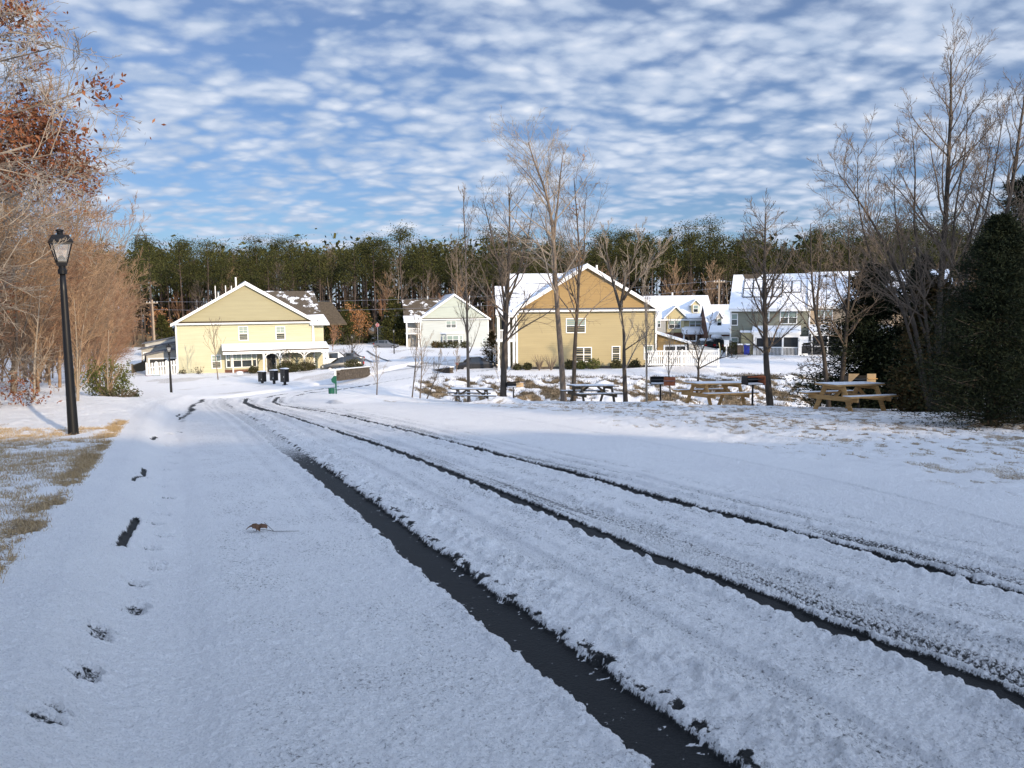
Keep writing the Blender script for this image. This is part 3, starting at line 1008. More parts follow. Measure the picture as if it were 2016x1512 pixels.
# ============ left house: pale yellow with olive shingle gable and front porch
LH = House('yellow_house', 'pale yellow two storey house with olive shingled gable and white front porch on the left', 350, 741, 84, 22)
HWd = 14.76; HE = 5.75
gable_house(LH, HWd, HE, 4.35, 14, M['yellow'], M['shingle_olive'], roofm='roof_grey', left_snow=False, right_snow=True, ov=.45)
corner_boards(LH, HWd, HE)
downspout(LH, .05, 0, HE, -.1); downspout(LH, HWd - .15, 2.7, HE, -.1)
LH.pxwin(470, 642, 488, 671, grid=True)
LH.pxwin(543, 642, 561, 669, grid=True)
LH.pxwin(417, 698, 435, 726, grid=True)
# porch
pl, pz = LH.hit(440, 692, -1.8)[0], LH.hit(520, 689, -2.2)[1]
a0 = LH.hit(438, 684, -2.2); a1 = LH.hit(648, 684, -2.6)
x0p, x1p = a0[0], a1[0]
PH = 2.75
ztop = LH.hit(540, 677, 0)[1]
mb = MB()
mb.prism([(x0p, -.03, ztop), (x0p, -2.3, PH), (x0p, -2.3, PH - .12), (x0p, -.03, PH - .12)], (x1p - x0p, 0, 0))
pr = LH.build(mb, 'porch_roof', M['roof_brown'])
mb = MB(); mb.prism([(x0p - .05, -.05, ztop + .02), (x0p - .05, -2.38, PH + .02), (x0p - .05, -2.38, PH + .16), (x0p - .05, -.05, ztop + .14)], (x1p - x0p + .1, 0, 0))
LH.build(mb, 'porch_snow', M['roof_snow'], pr)
mb = MB()
for zz in (0,):
    mb.box(x0p, x1p, -2.30, -2.18, PH - .40, PH - .125); mb.box(x1p - .14, x1p - .02, -2.17, -.1, PH - .40, PH - .125)
LH.build(mb, 'porch_beam', M['trim'])
cols = [LH.hit(q, 700, -2.24)[0] for q in (461, 519, 551, 599, 643)]
cols[-1] = x1p - .25
for i, cx_ in enumerate(cols[1:]):
    mb = MB(); mb.box(cx_ - .09, cx_ + .09, -2.32, -2.14, -.3, PH - .40); mb.box(cx_ - .13, cx_ + .13, -2.36, -2.10, -.3, .12); mb.box(cx_ - .12, cx_ + .12, -2.35, -2.11, PH - .52, PH - .401)
    for sg in (-1, 1):
        if i == 0 and sg < 0 or i == 3 and sg > 0: continue
        pts = []
        for j in range(6):
            t = j / 5 * PI / 2
            pts.append((cx_ + sg * (.1 + .55 * (1 - math.cos(t))), -2.24, PH - 1.05 + .62 * math.sin(t)))
        for j in range(5):
            mb.bar(pts[j], pts[j + 1], .1, .09, (0, 1, 0))
    LH.build(mb, 'porch_post', M['trim'])
mb = MB(); cx_ = x1p - .25
mb.box(cx_ - .45, cx_ - .27, -2.32, -2.14, -.3, PH - .40); LH.build(mb, 'porch_post', M['trim'])
mb = MB(); mb.box(cols[1] - .3, x1p, -2.4, -.03, -.35, .02); LH.build(mb, 'porch_floor', M['concrete'])
# bay of windows left of the porch posts
bx0, bx1 = LH.hit(446, 700, -.6)[0], LH.hit(504, 700, -.6)[0]
mb = MB(); mb.prism([(bx0 - .2, -.03, .55), (bx0 + .5, -.62, .55), (bx1 - .5, -.62, .55), (bx1 + .2, -.03, .55)], (0, 0, 2.1))
LH.build(mb, 'bay', M['yellow'])
mb = MB(); mb.prism([(bx0 - .24, -.03, -.4), (bx0 + .5, -.66, -.4), (bx1 - .5, -.66, -.4), (bx1 + .24, -.03, -.4)], (0, 0, .94))
LH.build(mb, 'bay_base', M['brick'])
xm = (bx0 + bx1) / 2
LH.window(xm - 1.05, xm + 1.05, .85, 2.35, y=-.64, div=2, grid=True)
LH.window(bx0 + .0, bx0 + .42, .85, 2.35, y=-.45, grid=True)
LH.window(bx1 - .42, bx1 - .0, .85, 2.35, y=-.45, grid=True)
mb = MB(); mb.box(bx0 + .55, bx0 + .7, -.8, -.68, -.3, PH - .3); LH.build(mb, 'downspout', M['gutter'])
# front door and porch window
dx0 = LH.hit(525, 700, 0)[0]
mb = MB(); mb.box(dx0 - .1, dx0 + 1.05, -.09, -.03, 0, 2.25); f = LH.build(mb, 'door_frame', M['trim'])
mb = MB(); mb.box(dx0, dx0 + .95, -.12, -.095, .02, 2.15); dd = LH.build(mb, 'door', M['dark'])
mb = MB(); mb.box(dx0 + .82, dx0 + .88, -.17, -.125, 1.0, 1.1); LH.build(mb, 'handle', M['rim'], dd)
LH.window(dx0 + 1.7, dx0 + 2.5, .7, 2.1, grid=True)
# brown cross roof behind, facing the camera, melted patches
kx0 = HWd * .5
r0 = (kx0, 7.5); rz_ = HE + 3.55
mb = MB(); mb.prism([(kx0 + 1.5, 8.2, rz_), (HWd + 1.2, 8.2, rz_), (HWd + 1.55, .4, HE - .35), (HWd - 2.0, .4, HE - .35)], (0, 0, .16))
cr = LH.build(mb, 'cross_roof', M['roof_brown_patchy'])
mb = MB(); mb.prism([(HWd - 1.2, 1.6, HE + .52), (HWd + 1.45, 2.0, HE + .6), (HWd + 1.75, -.45, HE - .42), (HWd - .4, -.45, HE - .4)], (0, 0, .22))
LH.build(mb, 'roof_snow', M['roof_snow'], cr)
mb = MB(); mb.box(HWd - .2, HWd + 1.2, .6, 14, -.6, HE - .3); LH.build(mb, 'side_wing', M['yellow'])
mb = MB(); mb.prism([(HWd + 1.0, 12, HE + 2.2), (HWd + 4.0, 12, HE + 2.2), (HWd + 5.0, 6.5, HE - .6), (HWd + 1.0, 6.5, HE - .6)], (0, 0, .16))
LH.build(mb, 'lower_roof', M['roof_brown'])
mb = MB()
for (vx, vy) in ((5.5, 5), (6.2, 6.5), (4.4, 7)):
    mb.tube([(vx, vy, HE + 2), (vx, vy, HE + 4.3)], .06, 6)
mb.tube([(6.6, 3.4, HE + 3), (6.6, 3.4, HE + 5.2)], .1, 6)
LH.build(mb, 'vent_pipe', M['trim'])

# second unit of the same row, stepped back to the left
L2 = House('yellow_house', 'rear pale yellow house gable peeping out above and left of the porch house', 372, 741, 97, 22)
s2 = L2.hit(350, 612)[0]; e2 = L2.hit(350, 612)[1]
gable_house(L2, 13.5, 6.4, 4.1, 12, M['yellow'], M['shingle_olive'], roofm='roof_brown', left_snow=False, right_snow=False, ov=.4)
L2.root.location.x += -1.3
mb = MB(); mb.tube([(5.2, 2.0, 9.0), (5.2, 2, 10.6)], .07, 6); L2.build(mb, 'vent_pipe', M['trim'])
# three rear screened porches stepping away on the left
for i, (px, py, d, wd_, hh) in enumerate([(290, 716, 88, 4.4, 3.0), (280, 700, 101, 4.2, 3.0), (287, 684, 116, 4.2, 3.0)]):
    labels = ['grey screened sun porch with sloping roof just behind the white picket fence', 'second grey sun porch roof, stepped behind the fence side porch', 'farthest grey sun porch, small and low by the utility pole']
    PHs = House('sun_porch', labels[i], px, py + 22, d, 20)
    tag(PHs.root, cat='porch')
    mb = MB(); mb.prism([(0, 0, hh - .75), (wd_, 0, hh), (wd_, 0, -.6), (0, 0, -.6)], (0, .12, 0)); mb.box(0, .12, .12, 4.5, -.6, hh - .8); PHs.build(mb, 'wall', M['greysid'])
    mb = MB(); mb.prism([(-.4, -.3, hh - .80), (wd_, -.3, hh + .05), (wd_, -.3, hh + .17), (-.4, -.3, hh - .68)], (0, 5, 0)); PHs.build(mb, 'roof', M['roof_grey'])
    for j in range(2):
        PHs.build((lambda m_: (m_.box(.35 + j * 2.0, 2.05 + j * 2.0, -.03, -.004, .5, 1.75), m_)[1])(MB()), 'screen', M['screen'])
    mb = MB()
    for j in range(3): mb.box(.2 + j * 1.95, .33 + j * 1.95, -.06, -.004, -.2, 1.9)
    mb.box(.2, 4.2, -.05, -.004, 1.78, 1.92); PHs.build(mb, 'frame', M['trim'])

# ============ white house in the middle distance
WH = House('white_house', 'white two storey house with pale sage gable and bay window in the middle distance', 828, 684, 158, 12)
WW = WH.hit(962, 660)[0]; WE = 5.75
gable_house(WH, WW, WE, 4.9, 15, M['white_side'], M['pale_green'], roofm='roof_grey', left_snow=True, right_snow=True, ov=.45, front_band='roof_brown')
corner_boards(WH, WW, WE)
WH.pxwin(878, 631, 898, 646, div=2)
bx0, bx1 = WH.hit(870, 660, -.8)[0], WH.hit(912, 660, -.8)[0]
mb = MB(); mb.prism([(bx0, -.03, -.3), (bx0 + .9, -1.0, -.3), (bx1 - .9, -1.0, -.3), (bx1, -.03, -.3)], (0, 0, 3.0)); WH.build(mb, 'bay', M['white_side'])
mb = MB(); mb.prism([(bx0 - .3, -.03, 2.71), (bx0 + .8, -1.3, 2.71), (bx1 - .8, -1.3, 2.71), (bx1 + .3, -.03, 2.71)], (0, 0, .3)); WH.build(mb, 'bay_roof', M['roof_snow'])
WH.window(bx0 + 1.05, bx1 - 1.05, .7, 2.3, y=-1.02, div=2)
WH.window(bx0 + .25, bx0 + .7, .7, 2.3, y=-.62); WH.window(bx1 - .7, bx1 - .25, .7, 2.3, y=-.62)
WH.pxwin(950, 665, 957, 677)
# left side wing with a two level porch
mb = MB(); mb.box(-2.6, -.05, 2.6, 15, -.6, WE - .3); WH.build(mb, 'side_wing', M['greysid'])
mb = MB(); mb.prism([(-3.0, 8.5, WE + 4.0), (WW / 2, 8.5, WE + 4.0), (3.0, .2, WE - .2), (-3.2, .2, WE - .2)], (0, 0, .15)); cr = WH.build(mb, 'cross_roof', M['roof_brown_patchy'])
mb = MB(); mb.prism([(-3.3, 1.6, WE + .25), (.2, 1.6, WE + .25), (.2, -.6, WE - .6), (-3.3, -.6, WE - .6)], (0, 0, .5)); WH.build(mb, 'porch_snow', M['roof_snow'], cr)
mb = MB(); mb.box(-2.9, 0, -.3, 2.6, 2.75, 2.98); WH.build(mb, 'balcony_floor', M['trim'])
for xq in (-2.75, -.35):
    mb = MB(); mb.box(xq - .13, xq + .13, -.2, .06, -.5, WE - .35); WH.build(mb, 'porch_post', M['trim'])
mb = MB(); mb.box(-2.6, -.4, -.12, -.04, 3.85, 3.95)
for j in range(12): mb.box(-2.6 + j * .19, -2.54 + j * .19, -.11, -.05, 2.98, 3.85)
WH.build(mb, 'railing', M['trim'])
mb = MB(); mb.tube([(WW - 3, 6, WE + 3), (WW - 3, 6, WE + 5)], .09, 6); mb.tube([(2.5, 9, WE + 3), (2.5, 9, WE + 4.9)], .06, 6); WH.build(mb, 'vent_pipe', M['trim'])
# smaller gabled unit on its left
W2 = House('grey_house', 'small grey house with brick porch and snowy roof left of the white house', 773, 682, 168, 30)
mb = MB(); W2.wall([(0, -.6), (6, -.6), (6, 3.4), (0, 3.4)], M['brick'])
mb = MB(); mb.box(0, 6, .15, 9, -.6, 4.4); W2.build(mb, 'side_wall', M['greysid'])
mb = MB(); mb.prism([(-.3, -.6, 3.3), (6.3, -.6, 3.3), (6.0, 5, 6.6), (0.2, 5, 6.6)], (0, 0, .2)); W2.build(mb, 'roof', M['roof_snow'])
mb = MB(); mb.prism([(.1, 4.9, 6.5), (6, 4.9, 6.5), (6.2, 10, 4.3), (-.2, 10, 4.3)], (0, 0, .2)); W2.build(mb, 'roof', M['roof_brown'])
for xq in (.4, 2.4, 5.2):
    mb = MB(); mb.box(xq - .14, xq + .14, -.5, -.25, -.5, 3.2); W2.build(mb, 'porch_post', M['trim'])
mb = MB(); mb.box(1.2, 4.6, -.1, -.03, .0, 2.3); W2.build(mb, 'garage_door', M['greysid'])

# ============ centre house: tan with ochre gable
CH = House('tan_house', 'large tan two storey house with ochre shingled gable behind the row of bare trees', 1017, 728, 75, 3)
CW = CH.hit(1292, 700)[0]; CE = 5.75
gable_house(CH, CW, CE, 4.2, 14, M['tan'], M['ochre'], roofm='roof_grey', left_snow=True, right_snow=True, ov=.4, front_band='roof_grey', gab_lap=.16)
corner_boards(CH, CW, CE); downspout(CH, CW - .12, 0, CE)
CH.pxwin(1114, 626, 1153, 656, div=2)
CH.pxwin(1133, 683, 1165, 713, div=2, blind=False)
CH.pxwin(1204, 681, 1221, 711, blind=False)
CH.pxwin(1267, 679, 1286, 708)
mb = MB(); mb.tube([(CW * .63, 5, CE + 2.5), (CW * .63, 5, CE + 4.6)], .1, 6); CH.build(mb, 'vent_pipe', M['trim'])
mb = MB(); mb.box(-.02, CW + .02, -.06, -.03, -.5, .28); CH.build(mb, 'foundation', M['stone'])
# cross roof facing the camera on the left, two level porch below it
ra = CH.hit(1001, 543, 8)
mb = MB(); mb.prism([(ra[0], 8.0, CE + 3.75), (CW * .48, 8.0, CE + 3.75), (2.4, .3, CE - .1), (ra[0] - .2, .3, CE - .1)], (0, 0, .15)); cr = CH.build(mb, 'cross_roof', M['roof_mostly_snow'])
mb = MB(); mb.prism([(ra[0] - 1.55, 6.0, CE + 2.4), (ra[0] + .05, 6.0, CE + 2.4), (ra[0] + .05, -.3, CE - .5), (ra[0] - 1.65, -.3, CE - .5)], (0, 0, .15)); lr = CH.build(mb, 'lower_roof', M['roof_mostly_snow'])
mb = MB(); mb.prism([(ra[0] - 1.6, 1.2, CE + .26), (.2, 1.2, CE + .26), (.2, -.55, CE - .40), (ra[0] - 1.7, -.55, CE - .40)], (0, 0, .2)); CH.build(mb, 'roof_snow', M['roof_snow'], lr)
pxl = CH.hit(984, 700, 0)[0]
mb = MB(); mb.box(pxl + .05, -.05, 2.4, 13, -.6, CE - .5); CH.build(mb, 'side_wing', M['tan'])
mb = MB(); mb.box(pxl - .3, -.1, -.25, 2.4, 2.75, 2.98); mb.box(pxl - .3, .0, -.35, -.26, CE - .62, CE - .38); CH.build(mb, 'balcony_floor', M['trim'])
for xq in (pxl - .1, pxl + .9, -.25):
    mb = MB(); mb.box(xq - .11, xq + .11, -.2, .02, -.5, CE - .6); CH.build(mb, 'porch_post', M['trim'])
mb = MB(); mb.box(pxl, -.35, -.12, -.05, 3.85, 3.94)
for j in range(12): mb.box(pxl + .1 + j * .125, pxl + .15 + j * .125, -.11, -.06, 2.98, 3.85)
CH.build(mb, 'railing', M['trim'])
mb = MB(); mb.box(pxl + .3, pxl + 1.2, 2.33, 2.39, 0, 2.2); mb.box(pxl + .3, pxl + 1.2, 2.33, 2.39, 3, 5.0); CH.build(mb, 'door', M['dark'])

# sun room with orange lit wall at its right
SR = House('sun_room', 'small orange sided sun room with screened openings on the right end of the tan house', 1294, 717, 76.5, 3)
tag(SR.root, cat='sun room')
sw = SR.hit(1352, 690)[0]
z_l = SR.hit(1294, 655)[1]; z_r = SR.hit(1352, 673)[1]
mb = MB(); lap_wall(mb, [(0, 1.75), (sw, 1.75), (sw, z_r), (0, z_l)], (0, 0), (1, 0), (0, -1)); plain_poly(mb, [(0, 1.75), (sw, 1.75), (sw, z_r), (0, z_l)], (0, .004), (1, 0), (0, -1)); mb.box(0, sw, .0, .1, -.5, .7); mb.box(0, .6, -.01, .1, .7, 1.75); SR.build(mb, 'wall', M['ochre'])
mb = MB(); mb.prism([(-.2, -.35, z_l + .03), (sw + .35, -.35, z_r - .1), (sw + .35, -.35, z_r + .06), (-.2, -.35, z_l + .2)], (0, 4.5, 0)); r = SR.build(mb, 'roof', M['roof_snow'])
mb = MB(); mb.prism([(-.2, -.40, z_l - .1), (sw + .35, -.40, z_r - .24), (sw + .35, -.40, z_r + .0), (-.2, -.40, z_l + .13)], (0, .045, 0)); SR.build(mb, 'rake_board', M['trim'])
mb = MB()
for q in (.6, sw / 2 + .3, sw - .16): mb.box(q, q + .16, -.06, -.012, -.3, 1.9)
mb.box(.6, sw, -.05, -.012, 1.75, 1.92); mb.box(.6, sw, -.05, -.012, .62, .74); SR.build(mb, 'frame', M['trim'])
mb = MB(); mb.box(.62, sw - .05, .02, .06, .7, 1.75); SR.build(mb, 'screen', M['screen'])
mb = MB(); mb.box(sw - .1, sw, .12, 4, -.5, z_r); SR.build(mb, 'side_wall', M['ochre'])


# ============ sage and beige row on the right
def row_unit(H, Wd, eave, rise, wallm, half=6.0, ov=.4, hole=False):
    H.wall([(0, -.6), (Wd, -.6), (Wd, eave), (0, eave)], wallm, lap=.2)
    mb = MB(); lap_wall(mb, [(0, -.6), (2 * half, -.6), (2 * half, eave), (half, eave + rise), (0, eave)], (0, 0), (0, 1), (-1, 0), .2)
    mb.box(.02, Wd, .15, 2 * half, -.6, eave); mb.prism([(.02, 0, eave), (.02, half, eave + rise - .05), (.02, 2 * half, eave)], (Wd - .04, 0, 0)); H.build(mb, 'side_wall', wallm)
    k = rise / half
    for s_ in (0, 1):
        y0 = -ov if s_ == 0 else 2 * half + ov
        pts = [(-.2, y0, eave - k * ov + .05), (Wd + .0, y0, eave - k * ov + .05), (Wd + .0, half, eave + rise + .05), (-.2, half, eave + rise + .05)]
        r = H.slab(pts, .15, M['roof_grey'])
        q = [(p[0] + (.02 if p[0] < 0 else -.02), p[1] + (.02 if s_ == 0 and p[1] < 0 else 0), p[2] + .153) for p in pts]
        sn = MB(); sn.prism(q, (0, 0, .12)); H.build(sn, 'roof_snow', M['roof_snow'], r)
    mb = MB(); mb.box(-.2, Wd, -ov - .12, -ov - .005, eave - .3, eave - .06); mb.box(-.05, .1, -.06, -.03, -.5, eave - .1); H.build(mb, 'gutter', M['trim'])


GH = House('sage_house', 'grey green two storey town house with solar panels on its snowy roof', 1437, 698, 88, -20)
GW = GH.hit(1590, 660)[0]; GE = GH.hit(1437, 608)[1]
rr = GH.hit(1462, 546, 6.0)[1] - GE
row_unit(GH, GW, GE, rr, M['sage'])
GH.pxwin(1439, 617, 1453, 641); GH.pxwin(1535, 612, 1570, 638, div=2); GH.pxwin(1503, 614, 1515, 638); GH.pxwin(1439, 664, 1454, 680)
# melted corner at the left of the ridge
mb = MB(); k = rr / 6.0
mb.prism([(1.2, 5.1, GE + k * 5.1 + .34), (2.6, 5.1, GE + k * 5.1 + .34), (3.2, 5.98, GE + k * 5.98 + .34), (.9, 5.98, GE + k * 5.98 + .34)], (0, 0, .03)); GH.build(mb, 'bare_shingles', M['roof_brown'])
# solar panels, each a framed sheet under snow
def panel(u0, u1, v0, v1):
    f = MB(); t = .05
    def q(u, v, o_): return (u, v, GE + k * v + .30 + o_)
    for (a, b) in (((u0, v0), (u1, v0)), ((u1, v0), (u1, v1)), ((u1, v1), (u0, v1)), ((u0, v1), (u0, v0))):
        f.bar(q(a[0], a[1], .10), q(b[0], b[1], .10), .06, .1)
    fr = GH.build(f, 'solar_panel', M['dark'])
    p = MB(); p.prism([q(u0 + .05, v0 + .05, .04), q(u1 - .05, v0 + .05, .04), q(u1 - .05, v1 - .05, .04), q(u0 + .05, v1 - .05, .04)], (0, 0, .06)); GH.build(p, 'snow_sheet', M['roof_snow'], fr)
for j in range(4):
    for i_ in range(2):
        panel(1.2 + j * 1.08, 2.22 + j * 1.08, 1.5 + i_ * 1.65, 3.1 + i_ * 1.65)
for j in range(2): panel(6.1 + j * 1.02 - .6, 7.07 + j * 1.02 - .6, 2.3, 4.4)
# screened porch
p0 = GH.hit(1483, 690, -2.2)[0]; p1 = GH.hit(1574, 690, -2.2)[0]
zt = GH.hit(1530, 643, 0)[1]; ze = GH.hit(1530, 655, -2.3)[1]
mb = MB(); mb.prism([(p0 - .2, -.03, zt), (p0 - .2, -2.4, ze), (p0 - .2, -2.4, ze - .2), (p0 - .2, -.03, ze - .2)], (p1 - p0 + .3, 0, 0)); r = GH.build(mb, 'porch_roof', M['trim'])
mb = MB(); mb.prism([(p0 - .2, -.05, zt + .01), (p0 - .2, -2.45, ze + .01), (p0 - .2, -2.45, ze + .13), (p0 - .2, -.05, zt + .13)], (p1 - p0 + .3, 0, 0)); GH.build(mb, 'porch_snow', M['roof_snow'], r)
mb = MB(); mb.box(p0, p1, -2.2, -2.12, .1, ze - .4); mb.box(p0, p0 + .06, -2.1, -.1, 0, ze - .4); GH.build(mb, 'screen', M['screen'])
mb = MB(); n_ = [p0, p0 + 1.15, p0 + (p1 - p0) * .62, p1 - .18]
for q in n_: mb.box(q, q + .18, -2.32, -2.22, -.4, ze - .2)
mb.box(p0, p1, -2.31, -2.22, ze - .5, ze - .21); GH.build(mb, 'porch_post', M['trim'])
mb = MB(); mb.box(p0, p1, -2.42, -2.34, .95, 1.05)
q = p0
while q < p1: mb.box(q, q + .045, -2.41, -2.35, .05, .95); q += .14
GH.build(mb, 'railing', M['trim'])
mb = MB(); dxx = p0 + .22; mb.box(dxx, dxx + .1, -2.34, -2.3, 0, 2.1); mb.box(dxx + .8, dxx + .9, -2.34, -2.3, 0, 2.1); mb.box(dxx + .1, dxx + .8, -2.34, -2.3, 2.0, 2.1); mb.box(dxx + .1, dxx + .8, -2.34, -2.3, .95, 1.03); GH.build(mb, 'door', M['trim'])
# enclosed bit left of the porch
q0 = GH.hit(1459, 690, -1.2)[0]
mb = MB(); mb.box(q0, p0 - .02, -1.3, -.03, -.4, ze - .05); GH.build(mb, 'bump_out', M['cream'])
mb = MB(); mb.box(q0 - .15, p0 - .0, -1.5, -.04, ze - .04, ze + .18); GH.build(mb, 'bump_out_snow', M['roof_snow'])

BH = House('beige_house', 'beige two storey town house with snowy roof, half hidden behind the dark evergreens', 1591, 697, 85.2, -20)
BE = BH.hit(1600, 602)[1]; BW = 14.5
row_unit(BH, BW, BE, BH.hit(1600, 541, 6)[1] - BE, M['beige'])
BH.pxwin(1605, 610, 1640, 636, div=2)
p0 = .2; p1 = 8.5
zt = BH.hit(1620, 641, 0)[1]; ze = BH.hit(1620, 653, -2.3)[1]
mb = MB(); mb.prism([(p0 - .2, -.03, zt), (p0 - .2, -2.4, ze), (p0 - .2, -2.4, ze - .2), (p0 - .2, -.03, ze - .2)], (p1 - p0, 0, 0)); r = BH.build(mb, 'porch_roof', M['trim'])
mb = MB(); mb.prism([(p0 - .2, -.05, zt + .01), (p0 - .2, -2.45, ze + .01), (p0 - .2, -2.45, ze + .13), (p0 - .2, -.05, zt + .13)], (p1 - p0, 0, 0)); BH.build(mb, 'porch_snow', M['roof_snow'], r)
mb = MB(); mb.box(p0, p1, -2.2, -2.12, 0, ze - .3); BH.build(mb, 'screen', M['screen'])
mb = MB()
for q in (p0, p0 + 1.6, p0 + 3.1, p0 + 4.1, p0 + 6): mb.box(q, q + .16, -2.32, -2.22, -.4, ze - .2)
mb.box(p0, p1, -2.31, -2.22, ze - .45, ze - .21); mb.box(p0, p0 + 3.1, -2.30, -2.23, .95, 1.05); BH.build(mb, 'porch_post', M['trim'])
mb = MB()
for (u, v) in ((1.6, 4.9), (4.2, 4.4), (5.1, 4.6), (2.6, 5.1)):
    kk = (BH.hit(1600, 541, 6)[1] - BE) / 6
    mb.box(u, u + .35, v, v + .4, BE + kk * v, BE + kk * v + .62)
BH.build(mb, 'roof_vent', M['dark'])

# ============ cream house with dormers behind, and the low snowy roof next to it
YH = House('cream_house', 'cream house with snowy roof, small dormer and pointed gable behind the sun room', 1272, 693, 112, -6)
YW = YH.hit(1405, 660)[0]; YE = YH.hit(1340, 627)[1]
yr = YH.hit(1340, 586, 6)[1] - YE
row_unit(YH, YW, YE, yr, M['cream'])
mb = MB(); mb.box(-.02, YW, -.1, -.03, -.5, YH.hit(1340, 655)[1]); YH.build(mb, 'brick_base', M['brick'])
mb = MB(); mb.box(0, YH.hit(1310, 650)[0], -.35, -.03, YH.hit(1300, 655)[1], YE - .3); YH.build(mb, 'bump_out', M['greysid'])
YH.pxwin(1316, 630, 1340, 647, off=-.45, div=2); YH.pxwin(1294, 629, 1301, 645, off=-.36)
ga, gb = YH.hit(1311, 627, -.5)[0], YH.hit(1350, 627, -.5)[0]; gp = YH.hit(1328, 606, -.5)[1]
mb = MB(); lap_wall(mb, [(ga, YE + .1), (gb, YE + .1), ((ga + gb) / 2, gp)], (0, -.42), (1, 0), (0, -1), .16); mb.prism([(ga, -.41, YE + .1), (gb, -.41, YE + .1), ((ga + gb) / 2, -.41, gp)], (0, 3, 0)); mb.box(ga + .2, gb - .2, -.40, -.03, YH.hit(1320, 654)[1], YE + .1); YH.build(mb, 'gable', M['cream'])
mb = MB(); gm = (ga + gb) / 2
for sg, xe in ((-1, ga - .3), (1, gb + .3)):
    mb.prism([(xe, -.75, YE - .05), (gm, -.75, gp + .08), (gm, 3.0, gp + .08), (xe, 3.0, YE - .05)], (0, 0, .22))
YH.build(mb, 'gable_snow', M['roof_snow'])
da, db = YH.hit(1362, 620, .8)[0], YH.hit(1377, 620, .8)[0]; dz0 = YE + .2; dz1 = YH.hit(1370, 600, .8)[1]; dzp = YH.hit(1370, 592, .8)[1]
mb = MB(); mb.box(da, db, .8, 4, dz0, dz1); mb.prism([(da, .8, dz1), (db, .8, dz1), ((da + db) / 2, .8, dzp)], (0, 4, 0)); dm = YH.build(mb, 'dormer', M['cream'])
mb = MB(); mm = (da + db) / 2
for xe in (da - .2, db + .2): mb.prism([(xe, .55, dz1 - .15), (mm, .55, dzp + .05), (mm, 4.6, dzp + .05), (xe, 4.6, dz1 - .15)], (0, 0, .16))
YH.build(mb, 'dormer_snow', M['roof_snow'], dm)
wn = YH.window(mm - .3, mm + .3, dz0 + .7, dz1 - .1, y=.79)
# bay roof with snow and recessed windows right of the gable
ba, bb_ = YH.hit(1343, 660, -1)[0], YH.hit(1392, 660, -1)[0]; zt = YH.hit(1365, 646, 0)[1]
mb = MB(); mb.prism([(ba, -.03, zt), (bb_, -.03, zt), (bb_ + .2, -2.4, zt - .8), (ba - .2, -2.4, zt - .8)], (0, 0, .25)); YH.build(mb, 'porch_snow', M['roof_snow'])
for q in (ba, (ba + bb_) / 2, bb_ - .2):
    mb = MB(); mb.box(q, q + .2, -2.3, -2.1, -.4, zt - .8); YH.build(mb, 'porch_post', M['trim'])
YH.pxwin(1357, 631, 1381, 645, div=2)
mb = MB(); mb.box(ba + .6, ba + 3.2, -.14, -.11, .0, 2.2); YH.build(mb, 'garage_door', M['dark'])
mb = MB(); mb.tube([(YW * .45, 6.5, YE + 3), (YW * .45, 6.5, YE + yr + .8)], .12, 6); YH.build(mb, 'vent_pipe', M['trim'])

Y2 = House('brick_house', 'low brick house with one dormer in its snowy roof, left of the sage house', 1395, 694, 104, -6)
yw = Y2.hit(1437, 660)[0]; ye = Y2.hit(1410, 654)[1]
row_unit(Y2, yw + 1.6, ye, Y2.hit(1415, 604, 5)[1] - ye, M['brick'], half=5.0)
da, db = Y2.hit(1411, 640, .9)[0], Y2.hit(1421, 640, .9)[0]; dz1 = Y2.hit(1415, 627, .9)[1]; dzp = Y2.hit(1415, 616, .9)[1]; mm = (da + db) / 2
mb = MB(); mb.box(da, db, .9, 4, ye, dz1); mb.prism([(da, .9, dz1), (db, .9, dz1), (mm, .9, dzp)], (0, 3, 0)); dm = Y2.build(mb, 'dormer', M['greysid'])
mb = MB()
for xe in (da - .2, db + .2): mb.prism([(xe, .7, dz1 - .15), (mm, .7, dzp + .05), (mm, 4.2, dzp + .05), (xe, 4.2, dz1 - .15)], (0, 0, .14))
Y2.build(mb, 'dormer_snow', M['roof_snow'], dm)
Y2.window(mm - .25, mm + .25, ye + .9, dz1 - .05, y=.89)
mb = MB(); mb.box(1.0, 3.4, -.08, -.03, -.1, 2.2); Y2.build(mb, 'garage_door', M['trim'])

# unseen house rows added behind the camera to throw the long foreground shade
for i, (x, y, ln, az, hh) in enumerate([(30, -33, 48, 10, .95), (-12, -41, 46, 10, 1.0)]):
    z = gz(x + ln / 2, y)
    BHs = thing('town_house_row', ['long row of town houses uphill behind the camera to the right', 'long row of town houses uphill behind the camera to the left'][i], 'house', (x, y, z), R(az))
    e_, r_ = 5.6 * hh, 9.6 * hh
    mb = MB(); mb.box(0, ln, 0, 11, -2, e_); mb.prism([(.01, 0, e_), (.01, 5.5, r_), (.01, 11, e_)], (ln - .02, 0, 0)); mb.build('wall', M['beige'], BHs)
    mb = MB(); mb.prism([(-.3, -.5, e_ - .3), (ln + .3, -.5, e_ - .3), (ln + .3, 5.5, r_ + .05), (-.3, 5.5, r_ + .05)], (0, 0, .3)); mb.prism([(-.3, 11.5, e_ - .3), (ln + .3, 11.5, e_ - .3), (ln + .3, 5.5, r_ + .05), (-.3, 5.5, r_ + .05)], (0, 0, .3)); mb.build('roof', M['roof_snow'], BHs)
    for j in range(int(ln // 4)):
        for zz in (.9, 3.7):
            f = MB(); f.box(1.4 + j * 4, 2.8 + j * 4, 11.01, 11.08, zz, zz + 1.5); fo = f.build('window', M['trim'], BHs)
            f = MB(); f.box(1.5 + j * 4, 2.7 + j * 4, 11.081, 11.1, zz + .1, zz + 1.4); f.build('pane', M['glass'], fo)
